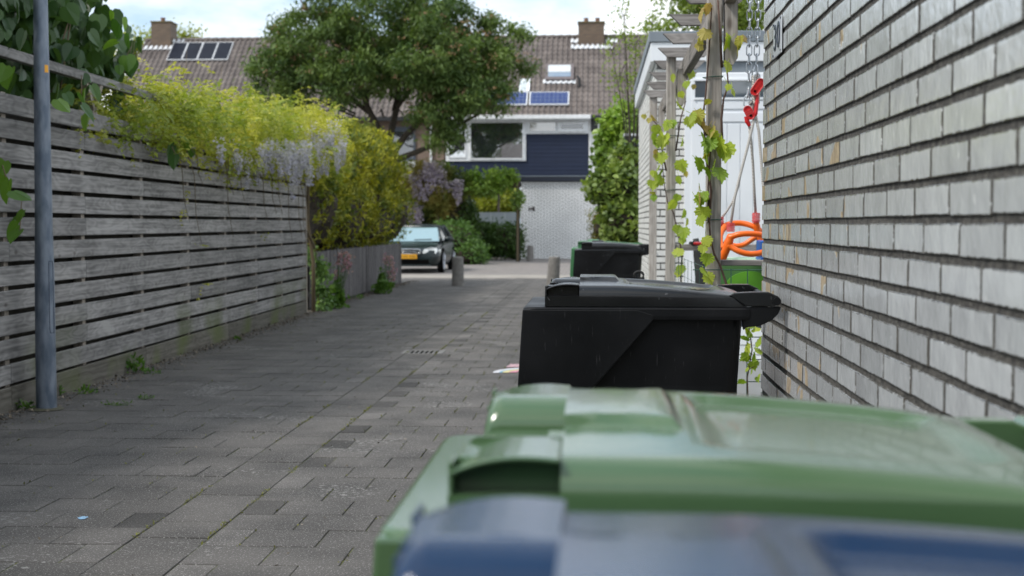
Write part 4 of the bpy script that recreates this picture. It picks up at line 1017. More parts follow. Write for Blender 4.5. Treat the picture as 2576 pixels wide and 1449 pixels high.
# orange moulded safety frame: two pairs of curved bars between four uprights
def bar(pts, r, nm='safety_bar'):
    P = [Vector(p) for p in pts]; Q = []; r *= 1.1
    for i in range(len(P) - 1):
        p0 = P[max(i - 1, 0)]; p1 = P[i]; p2 = P[i + 1]; p3 = P[min(i + 2, len(P) - 1)]
        for k in range(6):
            t = k / 6; Q.append(0.5 * ((2 * p1) + (-p0 + p2) * t + (2 * p0 - 5 * p1 + 4 * p2 - p3) * t * t + (-p0 + 3 * p1 - 3 * p2 + p3) * t ** 3))
    Q.append(P[-1]); g = MB(); g.tube(Q, [r * (1.0 + (0.5 * (1 - min(1, min(i, len(Q) - 1 - i) / 3)))) for i in range(len(Q))], 12); return part(g, nm, M['orange'], sw, smooth=True)
fr = -.12; bk = .10
bar([S(1836, 598, fr), S(1858, 590, fr - .02), S(1890, 588, fr - .02), S(1925, 594, fr), S(1950, 612, fr)], 0.0125)
bar([S(1834, 618, fr), S(1858, 632, fr - .02), S(1888, 639, fr - .02), S(1920, 634, fr), S(1948, 618, fr)], 0.0125)
bar([S(1814, 571, bk), S(1838, 563, bk + .02), S(1868, 562, bk + .02), S(1900, 572, bk), S(1925, 592, bk)], 0.0125)
bar([S(1822, 606, bk), S(1846, 618, bk), S(1870, 616, bk), S(1892, 602, bk), S(1908, 592, bk)], 0.0115)
bar([S(1816, 628, 0), S(1812, 596, .05), S(1822, 570, bk)], 0.012)
def upright(pts, rr): g = MB(); g.tube(pts, [q * 1.12 for q in rr], 14); return part(g, 'upright', M['orange'], sw, smooth=True)
upright([S(1838, 589, fr), S(1838, 594, fr), S(1833, 610, fr), S(1826, 630, fr + .01), S(1818, 646, fr + .02), S(1808, 662, fr + .03)], [0.013, 0.0155, 0.019, 0.017, 0.019, 0.016])
upright([S(1902, 557, .08), S(1903, 568, .09), S(1908, 588, bk), S(1916, 612, bk), S(1924, 640, bk)], [0.012, 0.0155, 0.018, 0.016, 0.016])
upright([S(1811, 564, .1), S(1812, 580, .1), S(1806, 612, .1), S(1800, 650, .08)], [0.012, 0.015, 0.016, 0.016])
g = MB(); a, b_ = S(1908, 604, .02), S(2010, 662, .02); g.box(a.x, b_.x, a.y - 0.10, a.y + 0.12, b_.z, b_.z + 0.03, 0.5); g.box(a.x, a.x + 0.02, a.y - .08, a.y + .10, b_.z + .03, a.z, 0.5)
part(g, 'seat', M['blue_pl'], sw, bevel=0.008)

# ================================================================== toys and tools seen through the mesh
M['toygreen'] = mat('green_toy_plastic', (0.06, 0.16, 0.05), 0.5, (0.07, 0.18, 0.055), 6)
M['lime'] = mat('lime_toy_plastic', (0.10, 0.31, 0.02), 0.5)
tb = thing('toy_chest', 'green plastic sand box with a lime arched front, behind the wire mesh under the swing', 'sand box', (0.85, 6.9, 0))
a, b_ = hy(1805, 662, 6.9), hy(1980, 662, 6.9)
g = MB(); g.box(a.x, b_.x, 6.9, 7.4, 0.84, a.z, 0.5, ch=0.01)
part(g, 'tub', M['toygreen'], tb)
g = MB(); c = hy(1887, 722, 6.88); arch = [(c.x + 0.115 * math.cos(math.pi * k / 16), c.z + 0.075 * math.sin(math.pi * k / 16)) for k in range(17)]; arch = [(c.x + .115, 0.86)] + arch + [(c.x - .115, 0.86)]
g.prism(arch, 1, 6.884, 6.899); part(g, 'arch_panel', M['lime'], tb)
g = MB(); dome = hy(1868, 656, 7.1); g.lathe([(0.14, 0), (0.13, 0.012), (0.09, 0.02), (0.02, 0.024)], (dome.x, 7.1, a.z + 0.001), 24); part(g, 'lid', mat('pale_green', (0.35, 0.55, 0.36), 0.5), tb)
g = MB(); g.box(a.x + .02, a.x + .06, 6.93, 7.37, 0.0, 0.84, 0.5); g.box(b_.x - .06, b_.x - .02, 6.93, 7.37, 0.0, 0.84, 0.5); part(g, 'stand', M['fence_dark'], tb)

tool = thing('hand_tool', 'tool with red handle and dark grip lying on the timber rail behind the second post', 'tool', tuple(hy(1740, 612, 9.5)))
g = MB(); g.tube([hy(1747, 612.5, 9.46), hy(1800, 613, 9.3)], 0.012, 10); part(g, 'handle', M['red_pl'], tool, smooth=True)
g = MB(); g.tube([hy(1733, 611, 9.49), hy(1736, 612, 9.49), hy(1748, 612.5, 9.46)], [0.006, 0.013, 0.014], 10); part(g, 'grip', M['rubber'], tool, smooth=True)
um = thing('closed_parasol', 'folded black garden parasol leaning behind the pergola rail', 'parasol', tuple(hy(1765, 700, 9.9)))
g = MB(); g.tube([hy(1750, 600, 9.9), hy(1757, 640, 9.9), hy(1764, 690, 9.9), hy(1768, 760, 9.9), hy(1770, 905, 9.9)], [0.02, 0.036, 0.045, 0.04, 0.02], 10); part(g, 'canopy', mat('black_cloth', (0.012, 0.013, 0.013), 0.8, (0.03, 0.032, 0.03), 9), um, smooth=True)
wl = thing('garden_hoop', 'small dark round loop handle poking up behind the black bin lid', 'handle', tuple(hy(1607, 692, 8.5)))
c = hy(1607, 693, 8.5); g = MB(); g.tube([c + Vector((0.028 * math.cos(t), 0, 0.024 * math.sin(t))) for t in np.linspace(-0.6, math.pi * 1.15, 14)], 0.0075, 8); part(g, 'hoop', M['rubber'], wl, smooth=True)
g = MB(); g.tube([c + Vector((0.022, 0, -.01)), c + Vector((0.05, 0.02, -.4)), c + Vector((0.06, 0.02, -c.z))], 0.012, 8); part(g, 'stem', M['rubber'], wl)
M['bluecloth'] = mat('blue_grey_plastic', (0.10, 0.14, 0.24), 0.5, (0.15, 0.19, 0.3), 5)
bx = thing('garden_trampoline', 'blue padded trampoline edge with grey tubular legs in the garden behind the bins', 'trampoline', (1.3, 8.6, 0))
g = MB(); g.tube([(1.6 + 0.95 * math.cos(t), 8.9 + 0.95 * math.sin(t), 0.72) for t in np.linspace(0, 2 * math.pi, 40)], 0.07, 8); part(g, 'pad', M['bluecloth'], bx, smooth=True)
g = MB(); g.lathe([(0.9, 0.70), (0.9, 0.705)], (1.6, 8.9, 0), 30); part(g, 'mat', M['rubber'], bx)
for t in (2.6, 3.3, 4.0, 0.5, 1.6, 5.2):
    g = MB(); g.tube([(1.6 + 0.93 * math.cos(t), 8.9 + 0.93 * math.sin(t), 0.7), (1.6 + 0.95 * math.cos(t), 8.9 + 0.95 * math.sin(t), 0.0)], 0.02, 8); part(g, 'leg', M['steel'], bx)
M['pot'] = mat('white_planter', (0.5, 0.52, 0.54), 0.5)
pt = thing('planter_box', 'long white planter trough behind the mesh, low beside the garage corner', 'planter', (0.8, 7.2, 0))
g = MB(); g.box(0.62, 1.6, 6.95 - .25, 6.86, 0.42, 0.62, 0.5, ch=0.01); part(g, 'trough', M['pot'], pt)
g = MB(); g.box(0.66, 1.56, 6.72, 6.85, 0.0, 0.42, 0.5); part(g, 'stand', M['fence_dark'], pt)

# ================================================================== grape vines on the posts
M['grape'] = leafmat('grape_leaf', (0.18, 0.30, 0.03), (0.44, 0.50, 0.08), None, 0.45, 0.45)
M['grape_young'] = leafmat('young_grape_leaf', (0.36, 0.36, 0.07), (0.44, 0.29, 0.13), None, 0.4, 0.5)
M['vinebark'] = mat('vine_bark', (0.055, 0.03, 0.022), 0.8, (0.10, 0.055, 0.04), 40)
def vine(label, Y, stems, big, young, size):
    root = thing('grape_vine', label, 'grape vine', (hy(stems[0][0][0], 400, Y).x, Y, 0))
    for st_ in stems:
        g = MB(); P = [hy(u, v, Y - 0.012 - 0.004 * (i % 2)) for i, (u, v) in enumerate(st_)]
        rr = [0.0065 * (1 - 0.6 * i / len(P)) for i in range(len(P))]; g.tube(P, rr, 6); part(g, 'stem', M['vinebark'], root, smooth=True)
    for nm, lst, m_, k_ in (('leaves', big, M['grape'], 1.0), ('young_leaves', young, M['grape_young'], 0.62)):
        g = MB(); gs = g
        for u, v, s_ in lst:
            sz = size * s_ * k_ * 0.8; c = hy(u, v - 0.42 * sz * F / Y, Y - 0.03 - 0.02 * random.random())
            leaves(g, [c], sz, 'grape', droop=0.9, jitter=0.05, up=-0.0, updir=np.array([random.uniform(-.5, .5), -0.15, -0.9]))
            gs.tube([c, c + Vector((random.uniform(-.03, .03), 0.02, random.uniform(0.0, 0.05)))], 0.0013, 4)
        part(g, nm, m_, root)
    return root
vine('grape vine with red brown stems climbing the nearest thick pergola post', 6.4,
     [[(1838, 900), (1834, 735), (1812, 668), (1797, 640), (1787, 600), (1783, 540), (1781, 470), (1786, 400), (1790, 330)], [(1783, 560), (1789, 480), (1780, 420), (1774, 380), (1772, 330), (1770, 280), (1776, 230), (1782, 150), (1788, 60), (1790, 20)],
      [(1818, 380), (1815, 300), (1820, 250), (1832, 215), (1828, 160)], [(1816, 170), (1812, 90), (1806, 0)], [(1779, 340), (1768, 320), (1755, 310)]],
     [(1812, 378, 1.5), (1826, 388, 1.25), (1790, 370, 1.1), (1777, 395, 1.1), (1756, 418, 1.0), (1800, 425, 1.1), (1805, 445, 1.1), (1775, 440, .9), (1763, 505, 1.0), (1772, 500, .9), (1752, 512, .8), (1770, 540, .9), (1763, 560, .8), (1775, 610, .7), (1768, 630, .6), (1780, 655, .8), (1770, 690, .8), (1778, 705, .8), (1828, 108, 1.1), (1838, 112, .9), (1829, 172, .8), (1845, 235, .5), (1862, 120, .6), (1742, 300, .8), (1790, 345, .8), (1765, 352, .7), (1833, 222, .5)],
     [(1755, 298, 1.6), (1768, 318, 1.0), (1760, 110, 1.1), (1776, 90, 1.3), (1770, 40, 1.6), (1780, 25, 1.2), (1760, 122, .9), (1785, 262, .9), (1862, 108, 1.3), (1868, 100, .9), (1858, 130, 1.1), (1790, 338, 1.4), (1782, 330, 1), (1758, 505, 1.2), (1780, 395, .9), (1782, 615, .8)], 0.085)
vine('bright green grape vine wound round the second, thinner pergola post', 9.4,
     [[(1716, 900), (1713, 690), (1716, 640), (1708, 600), (1700, 560), (1694, 535), (1680, 510), (1672, 470), (1665, 400)], [(1676, 430), (1666, 380), (1662, 340), (1655, 315), (1640, 300)], [(1700, 380), (1712, 300), (1725, 255)]],
     [(u, v, random.uniform(.7, 1.25)) for u, v in random.sample(((1640, 320), (1650, 330), (1660, 345), (1648, 350), (1665, 360), (1672, 355), (1655, 365), (1690, 315), (1680, 318), (1700, 330), (1662, 400), (1668, 420), (1656, 430), (1646, 440), (1652, 455), (1664, 460), (1645, 500), (1650, 512), (1710, 345), (1716, 360), (1722, 340), (1735, 310), (1705, 400), (1712, 420), (1718, 430), (1708, 455), (1706, 500), (1716, 520), (1722, 540), (1728, 560), (1712, 560), (1705, 580), (1720, 590), (1716, 608), (1695, 520), (1640, 470), (1636, 480), (1708, 640), (1715, 655), (1712, 680), (1706, 690), (1712, 240), (1728, 215), (1726, 245), (1700, 190), (1690, 200), (1738, 190), (1706, 270), (1716, 290), (1662, 440)), 36)],
     [(1640, 300, 1.2), (1635, 305, .9), (1648, 385, 1), (1648, 395, .8), (1640, 490, .9), (1726, 440, 1), (1745, 220, .9), (1620, 295, .9)], 0.082)
iv = thing('ivy_plant', 'ivy clinging to the wire mesh low beside the garage corner', 'ivy', (0.85, 6.4, 0))
g = MB(); P = [hy(random.uniform(1868, 1912), v_ , 6.36) for v_ in np.linspace(815, 960, 10)] + [hy(u_, v_, 6.36) for u_, v_ in ((1878, 826), (1888, 840), (1885, 870), (1896, 895), (1890, 930), (1905, 950), (1902, 832), (1880, 880))]
leaves(g, P, 0.042, 'grape', droop=0.5, up=0, jitter=0.3); part(g, 'leaves', M['grape'], iv)
g = MB(); g.tube([hy(1885, 1100, 6.37), hy(1880, 950, 6.37), hy(1892, 880, 6.37), hy(1884, 820, 6.37)], 0.003, 5); g.tube([hy(1875, 935, 6.37), hy(1900, 920, 6.37)], 0.002, 5); part(g, 'stem', M['vinebark'], iv)

# ================================================================== terrace of houses across the street
HY = 52.6; RY = 56.7
def FXH(u): return hy(u, 563, HY).x
def FZ(v, Y=HY): return hy(1288, v, Y).z
EZ = FZ(290); RZ = hy(1288, 96, RY).z
M['brown_brick'] = brickmat('brown_brick', (0.20, 0.135, 0.10), (0.26, 0.175, 0.13), (0.20, 0.17, 0.14), 0.22, 0.0625, 0.01)
M['chim_brick'] = brickmat('chimney_brick', (0.13, 0.085, 0.055), (0.18, 0.12, 0.075), (0.10, 0.085, 0.07), 0.22, 0.0625, 0.012)
M['w_brick_far'] = brickmat('painted_white_brick', (0.90, 0.91, 0.91), (0.87, 0.88, 0.88), (0.24, 0.245, 0.25), 0.22, 0.0625, 0.013)
M['navy'] = mat('navy_cladding', (0.003, 0.011, 0.038), 0.6, (0.004, 0.013, 0.044), 3)
M['navy_dark'] = mat('navy_fascia', (0.008, 0.012, 0.025), 0.45)
M['white_clad'] = mat('white_cladding', (0.66, 0.67, 0.67), 0.5, (0.72, 0.73, 0.73), 2)
M['white_frame'] = mat('white_frame', (0.72, 0.74, 0.76), 0.4)
M['dark_gutter'] = mat('dark_gutter', (0.025, 0.027, 0.03), 0.5)
M['lead'] = mat('lead_flashing', (0.50, 0.52, 0.55), 0.5, (0.72, 0.74, 0.76), 5)
M['roof'] = mat('roof_tile', (0.112, 0.094, 0.087), 0.85, (0.175, 0.15, 0.137), 1.3, tint=0.22, detail=6, bump=0.4, bscale=30)
M['win'] = glassmat('window_glass', (0.015, 0.02, 0.025), 0.6)
M['win_dark'] = glassmat('window_glass_dark', (0.012, 0.015, 0.02), 0.16)
M['win_blind'] = glassmat('curtained_glass', (0.30, 0.27, 0.24), 0.25)
M['curtain'] = mat('pale_blind', (0.42, 0.40, 0.37), 0.8)
def solarmat():
    m, t, n, l, b = newmat('solar_cells'); tcn = n.new("ShaderNodeTexCoord"); br = n.new("ShaderNodeTexBrick"); br.offset = 0
    br.inputs['Color1'].default_value = (0.018, 0.035, 0.13, 1); br.inputs['Color2'].default_value = (0.024, 0.045, 0.16, 1); br.inputs['Mortar'].default_value = (0.12, 0.15, 0.24, 1)
    br.inputs['Scale'].default_value = 1; br.inputs['Brick Width'].default_value = 0.16; br.inputs['Row Height'].default_value = 0.13; br.inputs['Mortar Size'].default_value = 0.008
    sp = n.new("ShaderNodeSeparateXYZ"); cb = n.new("ShaderNodeCombineXYZ"); l.new(tcn.outputs['Object'], sp.inputs[0]); l.new(sp.outputs['X'], cb.inputs[0]); l.new(sp.outputs['Z'], cb.inputs[1])
    l.new(cb.outputs[0], br.inputs['Vector']); l.new(br.outputs[0], b.inputs['Base Color']); b.inputs['Roughness'].default_value = 0.12; return m
M['solar'] = solarmat()
M['solar_dark'] = mat('dark_solar_cells', (0.010, 0.012, 0.020), 0.45, spec=0.1, col2= (0.014, 0.017, 0.027), scale=4)
slope = (RZ - EZ) / (RY - HY)
def RP(x, t, up=0.0):
    """point on the front roof slope: t=0 eave, 1 ridge"""
    nrm = Vector((0, -slope, 1)).normalized(); return Vector((x, HY - 0.25 + (RY - HY + 0.25) * t, EZ - 0.10 + (RZ - EZ + 0.10) * t)) + nrm * up
def rt(v):
    """t on the slope that shows at picture row v"""
    best = min(range(0, 1001), key=lambda k: abs(hy(1288, v, RP(0, k / 1000).y).z - RP(0, k / 1000).z)); return best / 1000
def rxt(u, v):
    t = rt(v); p = hy(u, v, RP(0, t).y); return p.x, t
def rooftiles(mb, x0, x1, seed=1):
    rnd = random.Random(seed); nc = int(round((x1 - x0) / 0.2)); w_ = (x1 - x0) / nc; nr = 17; prof = [(0, 0.0), (0.14, 0.045), (0.32, 0.068), (0.5, 0.045), (0.68, 0.0), (1.0, 0.0)]
    for c in range(nc):
        for r in range(nr):
            t0, t1 = r / nr, (r + 1) / nr; v = []; tn = min(1, max(0, rnd.gauss(0.5, 0.16)))
            if rnd.random() < 0.02: tn = 1.0
            for a, h in prof: v.append(RP(x0 + (c + a) * w_, t0, h + 0.022)[:])
            for a, h in prof: v.append(RP(x0 + (c + a) * w_, t1, h + 0.004)[:])
            for a, h in prof: v.append(RP(x0 + (c + a) * w_, t0, h - 0.015)[:])
            k = len(prof)
            mb.add(v, [(i, i + 1, k + i + 1, k + i) for i in range(k - 1)] + [(2 * k + i, 2 * k + i + 1, i + 1, i) for i in range(k - 1)], tn)
def house(label, x0, x1, seed):
    root = thing('terraced_house', label, 'house', ((x0 + x1) / 2, HY, 0), 'terraced houses across the end of the lane')
    g = MB(); rooftiles(g, x0, x1, seed)
    v = [RP(x0, 0, -0.01)[:], RP(x1, 0, -0.01)[:], RP(x1, 1, -0.01)[:], RP(x0, 1, -0.01)[:], (x1, 2 * RY - HY, EZ), (x0, 2 * RY - HY, EZ)]
    g.add(v, [(0, 1, 2, 3), (3, 2, 4, 5)], 0.4)
    rf = part(g, 'roof', M['roof'], root)
    g = MB(); x = x0
    while x < x1 - 0.05:
        g.tube([(x, RY, RZ + 0.02), (min(x + 0.33, x1), RY, RZ + 0.045)], 0.085, 8, tint=random.random() * 0.5); x += 0.33
    part(g, 'ridge_tiles', M['roof'], rf)
    return root, rf
def bx_(root, nm, m, x0, x1, y0, y1, z0, z1, **k):
    g = MB(); g.box(x0, x1, y0, y1, z0, z1, 0.5); return part(g, nm, m, root, **k)
def flash(rf, xa, xb, tv):
    """pale lead apron dressed over the tile waves"""
    g = MB(); n = int((xb - xa) / 0.2 * 6); v = []
    for i in range(n + 1):
        x = xa + (xb - xa) * i / n; h = 0.055 + 0.025 * math.sin(2 * math.pi * x / 0.2); v += [RP(x, tv, h + 0.02)[:], RP(x, tv + 0.045 + 0.006 * math.sin(2 * math.pi * x / 0.2), h + 0.02)[:]]
    g.add(v, [(2 * i, 2 * i + 2, 2 * i + 3, 2 * i + 1) for i in range(n)]); return part(g, 'flashing', M['lead'], rf)
def chimney(rf, root, x0, x1, ztop, pots):
    g = MB(); g.box(x0, x1, RY - 0.45, RY + 0.45, RZ - 1.0, ztop, 0.5); ch = part(g, 'chimney', M['chim_brick'], root)
    g = MB(); g.box(x0 - 0.03, x1 + 0.03, RY - 0.48, RY + 0.48, ztop, ztop + 0.05, 0.5); part(g, 'cap', mat('mossy_cap', (0.16, 0.12, 0.04), 0.9, (0.10, 0.09, 0.06), 8), ch)
    for px in pots:
        g = MB(); g.lathe([(0.09, 0), (0.085, 0.16), (0.10, 0.17), (0.10, 0.19)], (px, RY, ztop + 0.05), 14); part(g, 'chimney_pot', mat('clay_pot', (0.16, 0.085, 0.06), 0.8), ch)
    return ch

XH = [-18.15, -11.9, FXH(1118), FXH(1484), FXH(1484) + 5.4]
# --- left end house
h1, r1 = house('left end house of the terrace, with a mossy chimney and four dark solar panels', XH[0], XH[1], 1)
bx_(h1, 'wall', M['brown_brick'], XH[0], XH[1], HY, 2 * RY - HY, 0, EZ - 0.1)
g = MB(); g.prism([(HY, EZ - 0.1), (2 * RY - HY, EZ - 0.1), (RY, RZ - 0.03)], 0, XH[0] + 0.02, XH[0] + 0.2); part(g, 'gable', M['brown_brick'], h1)
cx = hy(380, 60, RY - .45).x; chimney(r1, h1, cx, cx + 0.78, hy(400, 56, RY - .45).z, [cx + 0.35])
flash(r1, cx - 0.3, cx + 1.2, rt(122)); flash(r1, cx + 0.8, cx + 1.25, rt(104))
def panel(rf, u0, v0, u1, v1, cells, frame_w=0.035):
    """solar panel from picture corners of its left-bottom and right-top"""
    x0, t0 = rxt(u0, v0); x1, t1 = rxt(u1, v1)
    fr_ = MB(); up = 0.12
    def q(xa, xb, ta, tb, u_): return [RP(xa, ta, u_)[:], RP(xb, ta, u_)[:], RP(xb, tb, u_)[:], RP(xa, tb, u_)[:]]
    a = q(x0, x1, t0, t1, up); b_ = q(x0, x1, t0, t1, up - 0.05)
    fr_.add(a + b_, [(0, 1, 2, 3), (7, 6, 5, 4), (0, 4, 5, 1), (1, 5, 6, 2), (2, 6, 7, 3), (3, 7, 4, 0)]); o = part(fr_, 'solar_panel', M['white_frame'], rf)
    g = MB(); et = frame_w / 5.8; g.add(q(x0 + frame_w, x1 - frame_w, t0 + et, t1 - et, up + 0.006), [(0, 1, 2, 3)]); part(g, 'cells', cells, o)
for k in range(4):
    xx0, tt0 = rxt(420, 151); w_ = (rxt(574, 151)[0] - xx0) / 4
    # four upright panels side by side
    x0 = xx0 + k * w_; t1 = rt(107)
    g = MB(); up = 0.12
    def q(xa, xb, ta, tb, u_): return [RP(xa, ta, u_)[:], RP(xb, ta, u_)[:], RP(xb, tb, u_)[:], RP(xa, tb, u_)[:]]
    g.add(q(x0, x0 + w_ - 0.02, tt0, t1, up) + q(x0, x0 + w_ - 0.02, tt0, t1, up - 0.05), [(0, 1, 2, 3), (7, 6, 5, 4), (0, 4, 5, 1), (1, 5, 6, 2), (2, 6, 7, 3), (3, 7, 4, 0)])
    o = part(g, 'solar_panel', M['lead'], r1)
    g = MB(); g.add(q(x0 + 0.022, x0 + w_ - 0.042, tt0 + 0.006, t1 - 0.006, up + 0.006), [(0, 1, 2, 3)]); part(g, 'cells', M['solar_dark'], o)
bx_(h1, 'gutter', M['dark_gutter'], XH[0], XH[1], HY - 0.32, HY - 0.02, EZ - 0.2, EZ - 0.06)
# --- second house, brown brick
h2, r2 = house('brown brick house with grey window frames, mostly hidden behind the big tree', XH[1], XH[2], 2)
bx_(h2, 'wall', M['brown_brick'], XH[1], XH[2] - 0.004, HY, 2 * RY - HY, 0, EZ - 0.1)
bx_(h2, 'gutter', M['dark_gutter'], XH[1], XH[2], HY - 0.3, HY - 0.02, EZ - 0.2, EZ - 0.06)
for ua, ub in ((985, 1046), (880, 965), (780, 860)):
    fr_ = bx_(h2, 'window', mat('grey_frame', (0.07, 0.085, 0.11), 0.5), FXH(ua), FXH(ub), HY - 0.05, HY + 0.02, FZ(402), FZ(318))
    bx_(fr_, 'pane', M['win_dark'], FXH(ua + 5), FXH(ub - 5), HY - 0.057, HY - 0.04, FZ(396), FZ(326)) if False else None
    g = MB(); g.box(FXH(ua + 5), FXH(ub - 5), HY - 0.06, HY - 0.045, FZ(396), FZ(330), 0.5); part(g, 'pane', M['win_dark'], fr_)
    bx_(h2, 'white_panel', M['white_clad'], FXH(ua), FXH(ub), HY - 0.04, HY + 0.02, FZ(445), FZ(403))
g = MB(); g.tube([(FXH(1085), HY - 0.06, EZ - 0.1), (FXH(1085), HY - 0.06, 0.1)], 0.045, 10); part(g, 'downpipe', M['white_frame'], h2)
g = MB(); g.box(FXH(1010), FXH(1046), HY - 0.03, HY - 0.01, 0.05, 2.1, 0.5); part(g, 'door', M['navy_dark'], h2)
# --- navy house
h3, r3 = house('navy clad house with a wide white framed window above a white brick block', XH[2], XH[3], 3)
zl = FZ(458)
bx_(h3, 'wall', M['brown_brick'], XH[2] + 0.003, XH[3] - 0.003, HY + 0.12, 2 * RY - HY, zl, EZ - 0.12)
bx_(h3, 'side_wall', M['brown_brick'], XH[2], XH[2] + 0.3, HY + 0.12, 2 * RY - HY, 0, zl)
bx_(h3, 'side_wall', M['brown_brick'], XH[3] - 0.3, XH[3], HY + 0.12, 2 * RY - HY, 0, zl)
xl, xm, xr = XH[2], FXH(1323), XH[3]
g = MB()
def planks(x0, x1, z0, z1):
    z = z0
    while z < z1 - 0.02:
        zz_ = min(z + 0.145, z1); g.prism([(HY + 0.02, zz_), (HY + 0.012, z + 0.01), (HY + 0.012, z), (HY + 0.12, z), (HY + 0.12, zz_)], 0, x0, x1); z += 0.145
planks(xl, xr - 0.05, zl, FZ(405)); planks(xm, xr - 0.05, FZ(405), FZ(337)); part(g, 'cladding', M['navy'], h3)
bx_(h3, 'trim', M['white_clad'], xr - 0.05, xr + 0.02, HY - 0.02, HY + 0.13, zl, FZ(303))
bx_(h3, 'gutter', M['white_frame'], XH[2] - 0.05, XH[3] + 0.02, HY - 0.36, HY - 0.02, FZ(301), FZ(291), bevel=0.01)
bx_(h3, 'soffit', M['white_frame'], XH[2], XH[3], HY - 0.3, HY + 0.13, FZ(304) , FZ(301.5))
def window(root, u0, u1, v0, v1, panes, fw=7, glass='win'):
    fr_ = bx_(root, 'window', M['white_frame'], FXH(u0), FXH(u1), HY - 0.03, HY + 0.14, FZ(v1), FZ(v0))
    for a, b_, c, d in panes:
        g = MB(); g.box(FXH(a), FXH(b_), HY - 0.034, HY - 0.02, FZ(d), FZ(c), 0.5); part(g, 'pane', M[glass], fr_)
    # raised mullions/edges
    g = MB()
    for a, b_, c, d in panes:
        for (p, q_, r_, s_) in ((a - 3, a, c - 3, d + 3), (b_, b_ + 3, c - 3, d + 3), (a, b_, c - 3, c), (a, b_, d, d + 3)):
            g.box(FXH(p), FXH(q_), HY - 0.06, HY - 0.025, FZ(s_), FZ(r_), 0.5)
    part(g, 'sash', M['white_frame'], fr_); return fr_
window(h3, 1122, 1323, 304, 405, [(1131, 1170, 309, 394), (1185, 1315, 309, 398)])
window(h3, 1323, 1480, 304, 337, [(1333, 1396, 309, 329)], glass='win_blind')
w2 = window(h3, 1400, 1476, 305, 336, [(1409, 1466, 313, 326)], glass='win_dark') if False else None
g = MB(); g.box(FXH(1402), FXH(1474), HY - 0.09, HY - 0.03, FZ(333), FZ(306), 0.5); tp = part(g, 'window', M['white_frame'], h3, bevel=0.01)
g = MB(); g.box(FXH(1411), FXH(1466), HY - 0.096, HY - 0.085, FZ(325), FZ(313), 0.5); part(g, 'pane', M['win_dark'], tp)
cxr = hy(1455, 60, RY - .45).x; cx2 = hy(1520, 60, RY - .45).x
chimney(r3, h3, cxr, cx2, hy(1480, 57, RY - .45).z, [cxr + 0.3, cxr + 0.75])
flash(r3, hy(1436, 60, RY - 1).x, hy(1540, 60, RY - 1).x, rt(127))
x0, _ = rxt(1436, 115); flash(r3, x0, x0 + 0.5, rt(112)); x0, _ = rxt(1524, 115); flash(r3, x0, x0 + 0.45, rt(112))
# skylight
def onroof(rf, nm, m, u0, u1, v0, v1, lo, hi):
    xa, ta = rxt(u0, v1); xb, tb = rxt(u1, v0); g = MB()
    A = [RP(x, t, h)[:] for h in (lo, hi) for x, t in ((xa, ta), (xb, ta), (xb, tb), (xa, tb))]
    g.add(A, [(0, 1, 2, 3), (7, 6, 5, 4), (0, 4, 5, 1), (1, 5, 6, 2), (2, 6, 7, 3), (3, 7, 4, 0)]); return part(g, nm, m, rf)
sk = onroof(r3, 'skylight', mat('brown_frame', (0.12, 0.10, 0.10), 0.6), 1371, 1444, 169, 208, 0.0, 0.15)
onroof(sk, 'blind', mat('pale_glass', (0.50, 0.53, 0.54), 0.3), 1379, 1436, 173, 190, 0.15, 0.158); onroof(sk, 'pane', M['win'], 1379, 1436, 190.5, 202, 0.15, 0.156)
flash(r3, rxt(1366, 212)[0], rxt(1448, 212)[0], rt(214))
g = MB(); vx, vt = rxt(1458, 222); p = RP(vx, vt); g.tube([p, p + Vector((0, -0.05, 0.35))], 0.05, 8); g.tube([p + Vector((0, -0.05, 0.33)), p + Vector((-0.1, -0.05, 0.45))], 0.04, 8); part(g, 'vent_pipe', M['dark_gutter'], r3)
for a, b_ in ((1331, 1432), (1229, 1328), (1127, 1226)): panel(r3, a, 270, b_, 238, M['solar'])
pn = onroof(r3, 'solar_panel', M['white_frame'], 1306, 1334, 205, 236, 0.06, 0.12); onroof(pn, 'cells', mat('glare_glass', (0.45, 0.50, 0.52), 0.3), 1308, 1327, 208, 234, 0.12, 0.126)  # pale cell colour stands for sky glare on this panel
# ground floor: recessed glass room one can see through, and the projecting white brick block
bx_(h3, 'ceiling_beam', mat('reddish_beam', (0.055, 0.028, 0.03), 0.7), xl + 0.3, FXH(1308), HY - 0.02, HY + 0.3, FZ(466), zl)
bx_(h3, 'window_frame', mat('dark_frame', (0.06, 0.05, 0.04), 0.6), FXH(1250), FXH(1256), HY + 0.3, HY + 0.36, FZ(536), FZ(470))
bx_(h3, 'floor_slab', M['concrete'], xl, xr, HY + 0.1, 2 * RY - HY, 0, 0.12)
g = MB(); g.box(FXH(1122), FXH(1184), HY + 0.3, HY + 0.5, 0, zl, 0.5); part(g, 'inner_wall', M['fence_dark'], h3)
BY = 51.0
def BXX(u): return hy(u, 600, BY).x
blk = bx_(h3, 'front_block', M['w_brick_far'], BXX(1309), BXX(1640), BY, HY + 1.5, 0, hy(1400, 457, BY).z)
bx_(h3, 'canopy', M['navy_dark'], BXX(1303), BXX(1500), BY - 0.12, HY + 0.02, hy(1400, 456, BY).z, hy(1400, 443, BY).z, bevel=0.01)
bx_(h3, 'canopy_edge', M['grey_trim'], BXX(1303), BXX(1500), BY - 0.135, BY - 0.115, hy(1400, 443, BY).z - 0.02, hy(1400, 443, BY).z + 0.012)
hn = thing('house_numerals', 'tiny dark house numerals on the white brick block', 'numerals', (BXX(1337), BY, hy(1337, 525, BY).z))
g = MB(); c = hn.location
